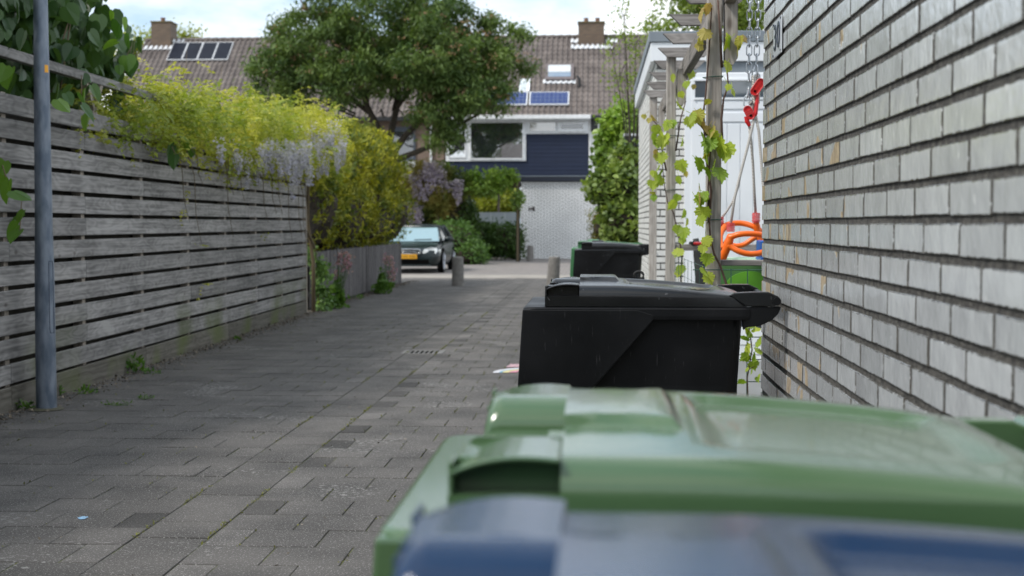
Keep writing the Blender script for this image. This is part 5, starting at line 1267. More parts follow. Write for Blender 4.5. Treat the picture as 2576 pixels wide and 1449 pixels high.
for (dx, dz, w_, h_) in ((-0.09, 0, .022, .12), (-0.045, 0.02, .05, .03), (-0.04, -0.02, .02, .06), (0.005, 0.0, .05, .03), (0.04, 0, .02, .14), (0.085, -0.01, .05, .15), (-.07, -.05, .06, .02)):
    g.box(c.x + dx - w_ / 2, c.x + dx + w_ / 2, BY - 0.02, BY - 0.001, c.z + dz - h_ / 2, c.z + dz + h_ / 2, 0.5)
part(g, 'numerals', mat('brown_metal', (0.05, 0.035, 0.035), 0.6), hn)
# --- right house
h4, r4 = house('right hand house with pale cladding and black gutter, mostly behind the garage and shrubs', XH[3], XH[4], 4)
bx_(h4, 'wall', M['white_clad'], XH[3] + 0.003, XH[4], HY + 0.02, 2 * RY - HY, 0, EZ - 0.14)
bx_(h4, 'dark_band', M['dark_gutter'], XH[3] + 0.025, XH[4], HY - 0.03, HY + 0.018, FZ(333), FZ(301))
bx_(h4, 'gutter', M['dark_gutter'], XH[3] + 0.025, XH[4], HY - 0.34, HY - 0.02, FZ(300), FZ(292))
g = MB(); g.box(FXH(1503), FXH(1560), HY - 0.05, HY - 0.035, FZ(326), FZ(312), 0.5); part(g, 'window', M['white_frame'], h4)

# translucent screen, behind the dark hedge
sc_ = thing('garden_screen', 'plain pale grey garden screen standing above the clipped dark hedge', 'screen', (hy(1245, 640, 50.2).x, 50.2, 0))
g = MB(); a, b_ = hy(1130, 560, 50.2), hy(1305, 560, 50.2); g.box(a.x, b_.x, 50.2, 50.26, 0.05, hy(1245, 534, 50.2).z, 0.5); part(g, 'panel', mat('pale_screen', (0.33, 0.37, 0.40), 0.5, (0.37, 0.41, 0.44), 1), sc_)
g = MB(); 
for u in (1200, 1235, 1270): a = hy(u, 560, 50.2); g.box(a.x - .03, a.x + .03, 50.19, 50.205, 0, hy(1245, 534, 50.2).z, 0.5)
part(g, 'posts', mat('pale_post', (0.42, 0.46, 0.48), 0.5), sc_)
# dark panel with pale top edge seen between the shrubs, right
dp = thing('dark_shutter_box', 'dark teal box with a pale top edge, between the shrubs beside the second garage', 'box', (hy(1590, 600, 25.2).x, 25.2, 0))
a, b_ = hy(1572, 342, 25.2), hy(1622, 374, 25.2)
g = MB(); g.box(a.x, b_.x, 25.2, 25.7, b_.z, a.z, 0.5); part(g, 'body', mat('dark_teal', (0.025, 0.045, 0.05), 0.5), dp)
g = MB(); g.box(a.x - .02, b_.x, 25.17, 25.7, a.z, a.z + 0.04, 0.5); part(g, 'top_edge', M['lead'], dp)
g = MB(); g.box(b_.x - 0.2, b_.x - 0.16, 25.4, 25.45, 0, b_.z, 0.5); part(g, 'supports', M['lead'], dp)

# ================================================================== parked car
CX0 = hy(1010, 620, 34.6).x; CYF = hz(1060, 688).y
M['carpaint'] = mat('dark_green_paint', (0.003, 0.010, 0.011), 0.25, (0.004, 0.012, 0.013), 2, coat=0.0)
M['carglass'] = glassmat('car_glass', (0.02, 0.04, 0.04), 0.18)
M['windscreen'] = glassmat('windscreen', (0.22, 0.34, 0.33), 0.34, 0.1)  # pale teal base colour carries the reflection seen on the glass
M['chrome'] = mat('chrome', (0.6, 0.62, 0.64), 0.15, metal=0.9)
M['headlamp'] = mat('headlamp', (0.55, 0.58, 0.58), 0.1, (0.72, 0.75, 0.74), 30, coat=1.0)
M['alloy'] = mat('alloy_rim', (0.42, 0.44, 0.48), 0.3, metal=0.7)
car = thing('parked_car', 'dark green parked hatchback with yellow number plate, facing the camera beside the hedge', 'car', (CX0, CYF + 2, 0))
def P3(x, y, z): return (CX0 + x, CYF + y, z)
def carring(y, w_, zb, zm, zt, tuck=0.93):
    hp = [(0, zt), (w_ * 0.45, zt - 0.004), (w_ * 0.78, zt - 0.02), (w_ * 0.93, zt - 0.055), (w_ * 0.985, zt - 0.12), (w_, zm), (w_ * 0.985, (zm + zb) / 2), (w_ * tuck, zb + 0.05), (w_ * 0.86, zb)]
    return [P3(x, y, z) for x, z in hp] + [P3(-x, y, z) for x, z in hp[::-1][:-1]]
st_ = [(0.0, .60, .24, .40, .52), (0.04, .70, .20, .42, .60), (0.14, .775, .18, .45, .645), (0.35, .815, .17, .48, .70), (0.7, .835, .16, .5, .755), (1.08, .84, .16, .5, .80), (1.5, .845, .16, .52, .82), (2.4, .85, .16, .52, .82), (3.3, .845, .16, .53, .83), (3.8, .82, .18, .53, .82), (4.02, .78, .2, .52, .78), (4.1, .70, .25, .5, .70)]
g = MB(); rings = [carring(*s_) for s_ in st_]; loftrings(g, rings); body = part(g, 'body', M['carpaint'], car, smooth=True)
ms_ = body.modifiers.new('split', 'EDGE_SPLIT'); ms_.split_angle = R(50)
# cabin: glass lower ring to roof
zA, zR = 0.80, 1.215
def quad(a, b_, c, d, nm, m, root=car, th=0.0): g = MB(); g.add([P3(*a), P3(*b_), P3(*c), P3(*d)], [(0, 1, 2, 3)]); return part(g, nm, m, root)
WF, WFt = 0.72, 0.575
quad((-WF, 1.05, zA), (WF, 1.05, zA), (WFt, 1.72, zR - 0.035), (-WFt, 1.72, zR - 0.035), 'windscreen', M['windscreen'])
for s in (-1, 1):
    quad((s * 0.775, 1.28, zA + 0.01), (s * 0.785, 2.30, zA + 0.02), (s * 0.60, 2.30, zR - 0.04), (s * 0.595, 1.80, zR - 0.045), 'side_window', M['carglass'])
    quad((s * 0.785, 2.37, zA + 0.02), (s * 0.765, 3.35, zA + 0.03), (s * 0.585, 2.95, zR - 0.045), (s * 0.60, 2.37, zR - 0.04), 'side_window', M['carglass'])
    g = MB(); g.tube([P3(s * 0.745, 1.0, zA - 0.01), P3(s * 0.68, 1.36, zA + 0.20), P3(s * 0.60, 1.74, zR - 0.03)], [0.04, 0.032, 0.03], 8); part(g, 'roof_pillar', M['carpaint'], car, smooth=True)
    g = MB(); g.tube([P3(s * 0.79, 2.335, zA), P3(s * 0.605, 2.335, zR - 0.03)], 0.028, 8); part(g, 'roof_pillar', M['carpaint'], car, smooth=True)
    g = MB(); g.tube([P3(s * 0.78, 3.5, zA), P3(s * 0.60, 3.0, zR - 0.03)], [0.07, 0.05], 8); part(g, 'roof_pillar', M['carpaint'], car, smooth=True)

quad((-0.72, 3.6, zA), (0.72, 3.6, zA), (0.56, 3.05, zR - 0.03), (-0.56, 3.05, zR - 0.03), 'rear_window', M['carglass'])
g = MB(); hp = [(-0.61, zR - 0.045), (-0.58, zR - 0.015), (-0.4, zR + 0.012), (0, zR + 0.02), (0.4, zR + 0.012), (0.58, zR - 0.015), (0.61, zR - 0.045), (0.0, zR - 0.05)]
def rr_(y, k, dz): return [P3(x * k, y, z + dz) for x, z in hp]
loftrings(g, [rr_(1.68, 0.97, -0.02), rr_(1.85, 1, 0), rr_(2.5, 1, 0.012), rr_(2.95, 0.98, -0.005), rr_(3.08, 0.95, -0.03)]); part(g, 'roof', M['carpaint'], car, smooth=True)
g = MB(); g.box(CX0 - 0.66, CX0 + 0.66, CYF + 1.5, CYF + 3.3, 0.6, 0.9, 0.5); part(g, 'interior', M['rubber'], car)
for s in (-1, 1):
    g = MB(); hl = [(s * 0.40, -0.012 + 0.03, 0.505), (s * 0.72, 0.09, 0.50), (s * 0.775, 0.20, 0.56), (s * 0.74, 0.20, 0.64), (s * 0.60, 0.10, 0.655), (s * 0.42, 0.035, 0.60)]
    v = [P3(x * 1.0, y - 0.03, z) for x, y, z in hl] + [P3(x * 0.97, y + 0.12, z) for x, y, z in hl]; n_ = len(hl)
    g.add(v, [tuple(range(n_)), tuple(range(n_, 2 * n_))[::-1]] + [(i, (i + 1) % n_, n_ + (i + 1) % n_, n_ + i) for i in range(n_)]); part(g, 'headlight', M['headlamp'], car, bevel=0.008)
    g = MB(); g.box(CX0 + s * 0.79 - 0.02, CX0 + s * 0.79 + 0.03 * s + 0.012, CYF + 0.24, CYF + 0.34, 0.52, 0.6, 0.5); part(g, 'turn_signal', M['headlamp'], car, bevel=0.01)
    g = MB(); c = Vector(P3(s * 0.92, 1.42, 0.86)); g.tube([c + Vector((-0.13 * s, 0.0, -0.05)), c + Vector((-.08 * s, 0, -0.01)), c, c + Vector((.06 * s, 0, 0))], [0.02, 0.065, 0.07, 0.045], 10); part(g, 'side_mirror', M['carpaint'], car, smooth=True)
    for yw in (0.78, 3.28):
        g = MB(); x = CX0 + s * 0.70; g.tube([(x, CYF + yw, 0.29), (x + s * 0.15, CYF + yw, 0.29)], [0.29, 0.29], 28); wh = part(g, 'wheel', M['rubber'], car, bevel=0.03)
        g = MB(); g.tube([(x + s * 0.152, CYF + yw, 0.29), (x + s * 0.158, CYF + yw, 0.29)], 0.215, 28)
        for k in range(7): a = 2 * math.pi * k / 7; g.tube([(x + s * 0.162, CYF + yw, 0.29), (x + s * 0.162, CYF + yw + 0.2 * math.cos(a), 0.29 + 0.2 * math.sin(a))], 0.02, 6)
        part(g, 'rim', M['alloy'], wh)
        g = MB(); g.tube([(x + s * 0.10, CYF + yw, 0.30), (x + s * 0.146, CYF + yw, 0.30)], 0.34, 28); part(g, 'wheel_arch', M['black'], car)
g = MB(); gp = []
for k in range(24): a = 2 * math.pi * k / 24; gp.append(P3(0.34 * max(-1, min(1, 1.25 * math.cos(a))), -0.012 - 0.004, 0.555 + 0.055 * max(-1, min(1, 1.3 * math.sin(a)))))
g.tube([Vector(p) + Vector((0, -0.012, 0)) for p in gp + [gp[0]]], 0.013, 8, cap=False); g.tube([P3(-0.3, -0.03, 0.555), P3(0.3, -0.03, 0.555)], 0.009, 6); part(g, 'grille_surround', M['chrome'], car, smooth=True)
g = MB(); g.add([(p[0], p[1] - 0.004, p[2]) for p in gp], [tuple(range(24))]); part(g, 'grille', M['black'], car)
g = MB(); g.box(CX0 - 0.26, CX0 + 0.26, CYF - 0.045, CYF - 0.03, 0.37, 0.48, 0.5, ch=0.004); pt_ = part(g, 'licence_plate', mat('yellow_plate', (0.6, 0.29, 0.01), 0.4), car)
g = MB()
for x in (-0.20, -0.14, -0.06, 0.0, 0.09, 0.15, 0.20): g.box(CX0 + x - 0.017, CX0 + x + 0.017, CYF - 0.048, CYF - 0.0452, 0.395, 0.455, 0.5)
part(g, 'plate_marks', mat('plate_ink', (0.25, 0.13, 0.01), 0.5), pt_)
g = MB(); g.box(CX0 - 0.55, CX0 + 0.55, CYF - 0.012, CYF + 0.1, 0.235, 0.345, 0.5); part(g, 'air_intake', M['black'], car)
g = MB(); g.box(CX0 - 0.62, CX0 + 0.62, CYF - 0.04, CYF + 0.2, 0.185, 0.225, 0.5); part(g, 'bumper_lip', M['carpaint'], car, bevel=0.015)
g = MB(); g.tube([P3(0.05, 1.10, 0.835), P3(0.5, 1.12, 0.85)], 0.01, 5); part(g, 'wiper', M['rubber'], car)

# ================================================================== trees
M['bark'] = mat('dark_bark', (0.030, 0.024, 0.017), 0.9, (0.06, 0.05, 0.035), 18, bump=0.5, bscale=50)
M['tree_leaf'] = leafmat('tree_leaf', (0.036, 0.082, 0.02), (0.165, 0.235, 0.058), None, 0.28, 0.5)
M['tree_flower'] = leafmat('faded_blossom', (0.19, 0.115, 0.06), (0.30, 0.20, 0.115), None, 0.2, 0.7)
TY = 46.0
tree = thing('big_tree', 'large broad crowned tree with dark green leaves and reddish spent blossom behind the hedge', 'tree', tuple(hz(975, 655)[:2]) + (0,))
tx = hy(972, 400, TY).x; g = MB()
g.tube([(tx, TY, 0), (tx + .05, TY, 1.2), (tx, TY, 2.4), (tx - 0.03, TY, 3.0)], [0.26, 0.22, 0.2, 0.19], 10)
def limb(uv, r0, r1, dy0=0, dy1=0):
    P = [hy(u, v, TY + dy0 + (dy1 - dy0) * i / (len(uv) - 1)) for i, (u, v) in enumerate(uv)]; g.tube(P, [r0 + (r1 - r0) * i / (len(P) - 1) for i in range(len(P))], 7)
limb([(972, 395), (960, 340), (925, 270), (895, 180), (880, 90)], .15, .05, 0, -.6); limb([(972, 400), (985, 330), (1000, 260), (1005, 170), (1010, 60)], .14, .05, 0, .4)
limb([(975, 405), (1020, 340), (1075, 290), (1120, 230), (1180, 150)], .13, .04, 0, -.5); limb([(985, 405), (1040, 385), (1090, 365), (1130, 330), (1180, 300), (1250, 262)], .11, .03, -.2, -1.2)
limb([(930, 285), (870, 240), (800, 200), (730, 170)], .08, .025, -.2, -1); limb([(958, 345), (900, 310), (840, 290)], .06, .02, 0, -1); limb([(1000, 270), (1060, 190), (1110, 100)], .07, .025, 0, 1); limb([(905, 210), (850, 130), (800, 60)], .06, .02, -.3, .8)
for q in range(46):
    u = random.uniform(720, 1280); v = random.uniform(40, 290); p0 = hy(975 + (u - 975) * .45, 300 - (300 - v) * .45, TY); p1 = hy(u, v, TY + random.uniform(-2, 2)); mid = p0.lerp(p1, .5) + Vector((0, 0, .2)); g.tube([p0, mid, p1], [.04, .028, .01], 5)
part(g, 'trunk', M['bark'], tree, smooth=True)
TL = [lobe(965, 20, TY, 220, 110, 2.6), lobe(800, 110, TY - .5, 135, 90, 1.9), lobe(720, 175, TY - .6, 85, 62, 1.3), lobe(870, 185, TY - 1.1, 130, 80, 1.6), lobe(1060, 130, TY - .8, 170, 120, 2.3), lobe(1170, 160, TY - .4, 115, 90, 1.8),
      lobe(1270, 170, TY, 72, 60, 1.2), lobe(1170, 240, TY - 1.0, 110, 48, 1.5), lobe(1090, 285, TY - 1.2, 75, 45, 1.0), lobe(700, 235, TY - .8, 60, 36, .9), lobe(760, 265, TY - .6, 40, 22, .8), lobe(1225, 255, TY - .8, 60, 24, .8), lobe(1105, 340, TY - 1.2, 55, 30, .7), lobe(1300, 95, TY, 26, 26, .5), lobe(1228, 70, TY, 34, 40, .6)]
P, T = clumps(TL, 640, 135, 0.18, 0.45, 0.7)
keep = rng.random(len(P)) < 0.93; P, T = P[keep], T[keep]
g = MB(); leaves(g, P, 0.165, 'narrow', droop=0.3, tint=T, up=0.35); part(g, 'crown', M['tree_leaf'], tree)
P2, T2 = clumps(TL, 420, 9, 0.07, 0.8, 0.5); g = MB(); leaves(g, P2 + np.array([0, -.05, .08]), 0.085, 'oval', tint=T2); part(g, 'blossom', M['tree_flower'], tree)

M['birch_leaf'] = leafmat('light_leaf', (0.12, 0.19, 0.03), (0.27, 0.34, 0.07), None, 0.4, 0.5)
M['yel_leaf'] = leafmat('yellow_green_leaf', (0.17, 0.22, 0.03), (0.38, 0.40, 0.06), None, 0.4, 0.5)
def airy(name, label, cat, Y, base_u, lobes, ncl, per, spread, size, m, r=0.08, kind='oval', barkm='bark', group=None):
    b0 = hy(base_u, 600, Y); root = thing(name, label, cat, (b0.x, Y, 0), group)
    g = MB(); P, T = clumps(lobes, ncl, per, spread, 0.2, 0.8)
    zt = min(l[0][2] for l in lobes); top = Vector(lobes[0][0])
    hub = Vector((b0.x, Y, max(0.4, zt * 0.55))); g.tube([(b0.x, Y, 0), hub, hub.lerp(top, .5), top], [r, r * .8, r * .5, r * .2], 8)
    for l in lobes:
        c = Vector(l[0]); g.tube([hub, hub.lerp(c, .5) + Vector((0, 0, .15)), c], [r * .5, r * .3, r * .12], 6)
        for q in range(7):
            e = c + Vector([random.uniform(-.85, .85) * l[1][k] for k in range(3)]); g.tube([c, c.lerp(e, .55) + Vector((0, 0, .05)), e], [r * .14, r * .1, r * .04], 5)
    part(g, 'trunk', M[barkm], root, smooth=True)
    g = MB(); leaves(g, P, size, kind, droop=0.3, tint=T, up=0.3); part(g, 'crown', m, root); return root
airy('young_tree', 'thin young tree with sparse light green leaves in front of the right hand roof', 'tree', 24, 1590, [lobe(1570, 40, 24, 30, 60), lobe(1600, 110, 24, 50, 40), lobe(1560, 190, 24, 32, 60), lobe(1600, 230, 24, 30, 60), lobe(1640, 60, 24, 30, 60), lobe(1540, 130, 24, 18, 30), lobe(1620, 160, 24, 28, 50)], 62, 16, .10, .06, M['birch_leaf'], .035)
airy('tall_tree', 'sunlit green tree rising behind the white garage, right of the pergola', 'tree', 33, 1850, [lobe(1860, -10, 33, 90, 90), lobe(1740, -10, 33, 70, 70), lobe(1690, 75, 33, 45, 40), lobe(1870, 60, 33, 60, 50)], 150, 60, .22, .10, M['birch_leaf'], .12)
airy('garden_tree', 'yellow green tree behind the left chimney of the terrace', 'tree', 64, 380, [lobe(365, 130, 64, 60, 60), lobe(330, 200, 64, 50, 70), lobe(460, 95, 64, 36, 14), lobe(420, 120, 64, 60, 24)], 130, 55, .30, .16, M['yel_leaf'], .16)
airy('street_tree', 'dim green tree seen through the house opening beyond the garden screen', 'tree', 66, 1240, [lobe(1240, 500, 66, 80, 60), lobe(1210, 470, 66, 60, 40), lobe(1270, 520, 66, 60, 40)], 150, 60, .25, .16, M['yel_leaf'], .16)

# ---------------------------------------------------------------- solid shrubs and hedges
M['core_dark'] = mat('hedge_core', (0.018, 0.014, 0.010), 0.95, (0.05, 0.035, 0.022), 14, bump=1.0, bscale=30)  # dark colour for the solid cores added inside foliage
def shrub(name, label, cat, Y, lobes, ncl, per, spread, size, m, kind='oval', group=None, up=0.3, shell=0.8):
    c0 = np.mean([l[0] for l in lobes], axis=0); root = thing(name, label, cat, (c0[0], c0[1], 0), group)
    g = MB(); import bmesh
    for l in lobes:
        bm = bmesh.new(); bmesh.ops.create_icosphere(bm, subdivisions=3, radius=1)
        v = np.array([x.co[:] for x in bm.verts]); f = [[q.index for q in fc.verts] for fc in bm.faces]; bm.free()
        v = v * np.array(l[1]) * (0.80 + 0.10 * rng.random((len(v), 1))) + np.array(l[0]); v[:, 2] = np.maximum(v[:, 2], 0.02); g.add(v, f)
    part(g, 'foliage_core', M['core_dark'], root)  # solid core added inside the leaves to block light coming through
    P, T = clumps(lobes, ncl, per, spread, shell); ok = P[:, 2] > 0.02; P, T = P[ok], T[ok]
    g = MB(); leaves(g, P, size, kind, tint=T, up=up); part(g, 'foliage', m, root); return root
M['shrub1'] = leafmat('shrub_leaf', (0.045, 0.105, 0.025), (0.13, 0.23, 0.05), None, 0.3, 0.45)
M['shrub_dark'] = leafmat('hedge_leaf', (0.022, 0.055, 0.012), (0.07, 0.13, 0.022), None, 0.25, 0.5)
M['lilac_leaf'] = leafmat('glossy_leaf', (0.13, 0.24, 0.035), (0.30, 0.42, 0.07), (0.13, 0.20, 0.05), 0.3, 0.35, 1.0)
sy = hz(1165, 664).y
shrub('green_shrub', 'rounded mid green shrub beside the parked car, spilling onto the paving', 'shrub', sy, [lobe(1140, 605, sy, 58, 45), lobe(1180, 640, sy - .3, 46, 28), lobe(1120, 620, sy + .3, 50, 50)], 260, 40, .10, .10, M['shrub1'])
shrub('clipped_hedge', 'dark green hedge in front of the pale screen, left of the white brick block', 'hedge', 50, [lobe(1215, 605, 49.3, 40, 38), lobe(1260, 605, 49.3, 50, 37), lobe(1295, 612, 49.5, 20, 42)], 260, 40, .11, .11, M['shrub_dark'])
shrub('leafy_shrub', 'tall bright green broadleaf shrub, left of the second garage and above the far bins', 'shrub', 27, [lobe(1565, 330, 27, 40, 52), lobe(1545, 395, 27, 42, 50), lobe(1580, 290, 27.5, 30, 24), lobe(1560, 440, 26.8, 36, 34), lobe(1585, 520, 27.2, 34, 60), lobe(1590, 640, 27.2, 36, 80)], 240, 46, .08, .10, M['lilac_leaf'], 'round')
shrub('variegated_shrub', 'yellow and dark green variegated bush, lower one beside the far bins', 'shrub', 24, [lobe(1575, 420, 24, 34, 42), lobe(1550, 480, 23.8, 56, 48), lobe(1570, 560, 23.6, 48, 52), lobe(1510, 475, 24, 26, 26), lobe(1560, 650, 23.8, 44, 70), lobe(1590, 690, 23.8, 40, 60)], 330, 40, .07, .085, leafmat('variegated_leaf', (0.10, 0.17, 0.04), (0.34, 0.42, 0.11), (0.09, 0.14, 0.04), 0.3, 0.4, 2.2), 'round')
shrub('golden_conifer', 'dull gold conifer bush low behind the far bins', 'shrub', 26, [lobe(1515, 570, 26, 26, 46), lobe(1530, 600, 26, 36, 30), lobe(1528, 665, 26, 30, 62)], 120, 40, .06, .06, leafmat('gold_scale', (0.12, 0.12, 0.01), (0.26, 0.22, 0.02), (0.07, 0.075, 0.012), 0.2, 0.6, 2), 'narrow')

# golden conifer hedge behind the picket fence
M['conifer'] = leafmat('conifer_spray', (0.14, 0.17, 0.02), (0.50, 0.46, 0.03), (0.09, 0.13, 0.02), 0.25, 0.6, 1.6)
hg = thing('conifer_hedge', 'tall rounded hedge of yellow green conifer behind the low picket fence', 'hedge', (PFX(25) - 0.9, 25, 0))
HL = []
for i in range(10):
    Y = 20.6 + i * 0.97; top = 2.72 + 0.065 * i + 0.06 * math.sin(i * 1.7) - (0.15 if i == 9 else 0)
    HL.append(((PFX(Y) - 0.82, Y, top - 0.85), (0.98, 0.85, 0.85))); HL.append(((PFX(Y) - 0.72 + 0.08 * math.sin(i * 2.3), Y, 1.45), (0.95, 0.85, 0.75))); HL.append(((PFX(Y) - 1.0, Y, 0.7), (0.75, 0.8, 0.7)))
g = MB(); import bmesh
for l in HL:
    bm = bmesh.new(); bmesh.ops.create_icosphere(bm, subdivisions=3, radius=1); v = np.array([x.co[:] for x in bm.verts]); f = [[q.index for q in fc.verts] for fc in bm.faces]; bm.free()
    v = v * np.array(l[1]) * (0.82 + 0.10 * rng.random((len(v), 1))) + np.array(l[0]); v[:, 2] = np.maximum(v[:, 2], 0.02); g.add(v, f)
part(g, 'foliage_core', M['core_dark'], hg)  # added solid lobes that stop light passing through the hedge
P, T = clumps([l for l in HL if l[0][2] > 1], 3600, 34, .055, 0.90)
ok = (P[:, 2] > 0.75) & ((P[:, 2] > 1.5 + 0.25 * np.sin(P[:, 1] * 1.9)) | (rng.random(len(P)) < 0.22)); P, T = P[ok], T[ok]
g = MB(); leaves(g, P, 0.10, 'narrow', tint=T, up=0.1, droop=-0.25); part(g, 'foliage', M['conifer'], hg)
g = MB(); 
for q in range(500):
    Y = random.uniform(20.3, 29.6); z = random.uniform(0.9, 1.6); x = PFX(Y) - 0.28 - 0.3 * abs(z - 1.3); a = Vector((x, Y, z)); g.tube([a - Vector((.3, 0, .1)), a + Vector((random.uniform(0, .2), random.uniform(-.2, .2), random.uniform(-.1, .25)))], [.009, .003], 4, cap=False)
part(g, 'dead_twigs', mat('dry_twig', (0.06, 0.042, 0.028), 0.9), hg)

# ---------------------------------------------------------------- wisteria along the slatted fence
M['wist_leaf'] = leafmat('wisteria_leaf', (0.30, 0.31, 0.05), (0.58, 0.55, 0.12), (0.22, 0.28, 0.05), 0.42, 0.55, 1.0)
M['petal'] = leafmat('lilac_petal', (0.36, 0.35, 0.54), (0.57, 0.55, 0.71), None, 0.35, 0.7)
M['tendril'] = mat('tendril', (0.12, 0.09, 0.05), 0.8)
def pinnate(mb, P, n_pair, L_, leaf, kind='oval', droop=0.55, T=None):
    """compound leaves: leaflets in pairs along a drooping rachis"""
    P = np.asarray(P); k = len(P); d = rng.normal(size=(k, 3)); d[:, 2] -= droop; d /= np.linalg.norm(d, axis=1)[:, None]
    side = np.cross(d, np.array([0, 0, 1.0])); side /= np.linalg.norm(side, axis=1)[:, None] + 1e-6
    pts = []; dirs = []; tn = []
    for i in range(n_pair):
        t = (i + 0.6) / n_pair; base = P + d * L_ * t; base[:, 2] -= 0.25 * L_ * t * t
        for s in (-1, 1):
            pts.append(base); dirs.append(side * s * 1.2 + d * 0.5 + np.array([0, 0, -0.35])); tn.append(T)
    pts = np.concatenate(pts); dirs = np.concatenate(dirs) * 2.2; tn = np.concatenate(tn) if T is not None else None
    leaves(mb, pts, leaf, kind, updir=dirs, tint=tn, up=0.5)
def raceme(mb, P, L_, r, n, T0=None):
    for p in P:
        l_ = L_ * random.uniform(0.6, 1.25); t = rng.random(n) ** 0.8; a = rng.random(n) * 6.283; rr = r * (1 - t * 0.75) * (0.5 + 0.5 * rng.random(n))
        q = np.stack([p[0] + rr * np.cos(a), p[1] + rr * np.sin(a), p[2] - l_ * t], 1)
        leaves(mb, q, 0.024, 'round', tint=np.clip(rng.random(n) * .7 + .3 * (1 - t), 0, 1), up=0.0)
wi = thing('wisteria', 'yellow green wisteria with pale lilac flower clusters spilling over the slatted fence', 'wisteria', (FX(16) - .3, 16, 0))
WL = []
for Y, z, rz, rx in ((11.6, 2.16, .16, .22), (12.3, 2.25, .26, .32), (13.1, 2.32, .32, .42), (14.0, 2.34, .34, .46), (15.0, 2.30, .34, .48), (16.0, 2.33, .36, .5), (17.0, 2.35, .38, .52), (18.0, 2.38, .42, .52), (19.0, 2.42, .46, .52), (19.8, 2.42, .5, .5), (20.7, 2.5, .42, .5), (11.1, 2.08, .10, .14), (20.9, 2.72, .28, .3)):
    WL.append(((FX(Y) - 0.04, Y, z), (rx, 0.72, rz)))
for Y, z, rz in ((12.6, 2.1, .12), (13.6, 2.08, .12), (14.6, 2.06, .12), (15.6, 2.06, .12), (16.6, 2.08, .14), (18.2, 2.1, .14), (19.4, 2.1, .16), (20.4, 2.15, .2)): WL.append(((FX(Y) + 0.16, Y, z), (.16, .5, rz)))
P, T = clumps(WL, 620, 7, .09, 0.55)
g = MB(); pinnate(g, P, 5, 0.17, 0.05, T=T); part(g, 'foliage', M['wist_leaf'], wi)
g = MB(); rp = []
for u, v in [(u, v) for u, v in zip(rng.uniform(640, 865, 28), rng.uniform(345, 385, 28))]:
    rp.append(hx(u, v, FX(17) + random.uniform(0.32, 0.55)))
for u, v in zip(rng.uniform(700, 780, 16), rng.uniform(350, 385, 16)): rp.append(hx(u, v, FX(17) + random.uniform(0.35, 0.58)))
for u, v in ((818, 330), (830, 345), (845, 360), (860, 350), (866, 335), (810, 395), (740, 395), (745, 410), (735, 420), (752, 400), (600, 385), (622, 380), (555, 345), (590, 350)): rp.append(hx(u, v, FX(17) + random.uniform(0.3, 0.5)))
for u, v in zip(rng.uniform(720, 860, 9), rng.uniform(300, 340, 9)): rp.append(hx(u, v, FX(17) + random.uniform(0.3, 0.45)))
raceme(g, rp, 0.33, 0.06, 120); part(g, 'flowers', M['petal'], wi)
v0 = Vector((FX(19.9) + 0.06, 20.0, 0))
g = MB(); g.tube([v0, v0 + Vector((0.0, 0, .7)), v0 + Vector((-.06, -.1, 1.3)), v0 + Vector((.0, -.3, 1.9)), v0 + Vector((-.1, -.6, 2.4))], [.03, .028, .024, .02, .012], 7); part(g, 'stem', M['tendril'], wi, smooth=True)
g = MB(); g.tube([v0 + Vector((.02, 0, .9)), v0 + Vector((-.12, -.25, 1.35)), v0 + Vector((-.14, -.5, 1.75)), v0 + Vector((-.1, -.8, 2.3))], [.02, .017, .015, .01], 6); part(g, 'stem', M['tendril'], wi, smooth=True)
for q in range(14):
    Y = random.uniform(12, 19); a = Vector((FX(Y) + .2, Y, random.uniform(1.9, 2.2))); ln = random.uniform(.3, 1.0); g = MB(); g.tube([a, a + Vector((.06, .1, -.3 * ln)), a + Vector((.03, .25, -.7 * ln)), a + Vector((.06, .32, -ln))], [.005, .004, .003, .002], 5); part(g, 'stem', M['tendril'], wi, smooth=True)
for q in range(16):
    Y = random.uniform(11.5, 20.5); a = Vector((FX(Y), Y, 2.5)); g = MB(); g.tube([a, a + Vector((.05, .1, .18)), a + Vector((.02, .25, random.uniform(.2, .45)))], [.004, .003, .0015], 5); part(g, 'stem', M['tendril'], wi, smooth=True)
g = MB(); pts = []
for u, v in ((560, 450), (455, 545), (500, 620), (505, 715), (460, 560), (480, 480), (675, 435), (590, 430), (600, 470), (680, 580)):
    for k in range(2): pts.append(hx(u + random.uniform(-8, 8), v + random.uniform(-6, 6), FX(15) + .05)[:])
pinnate(g, np.array(pts), 4, .12, .04, T=rng.random(len(pts))); part(g, 'trailing_leaves', M['wist_leaf'], wi)

# big heart leaved climber at left on the trellis
M['heart_leaf'] = leafmat('heart_leaf', (0.03, 0.07, 0.03), (0.10, 0.18, 0.055), None, 0.30, 0.33)
cl = thing('heart_leaf_climber', 'dense climber with big dark heart shaped leaves covering the trellis behind the lamp post', 'climber', (FX(9.5) - .6, 9.5, 0))
CLB = [((FX(y) - .45, y, z), (rx, ry, rz)) for y, z, rx, ry, rz in ((8.6, 2.85, .5, .7, .34), (9.6, 2.95, .5, .7, .34), (10.6, 2.95, .45, .55, .36), (9.2, 2.50, .35, .8, .22), (10.6, 2.62, .35, .5, .26), (8.2, 3.2, .4, .7, .3), (9.8, 3.25, .4, .8, .3), (11.0, 2.85, .34, .34, .40), (9.4, 2.3, .25, 1.2, .14), (10.9, 2.35, .3, .45, .2), (8.0, 2.55, .4, .7, .3), (11.2, 3.05, .3, .4, .3), (11.9, 2.9, .3, .3, .34), (12.1, 2.6, .25, .3, .3), (11.6, 3.15, .3, .4, .3), (10.3, 3.2, .3, .6, .3), (11.5, 2.55, .3, .4, .3))]
P, T = clumps(CLB, 420, 8, .10, 0.35)
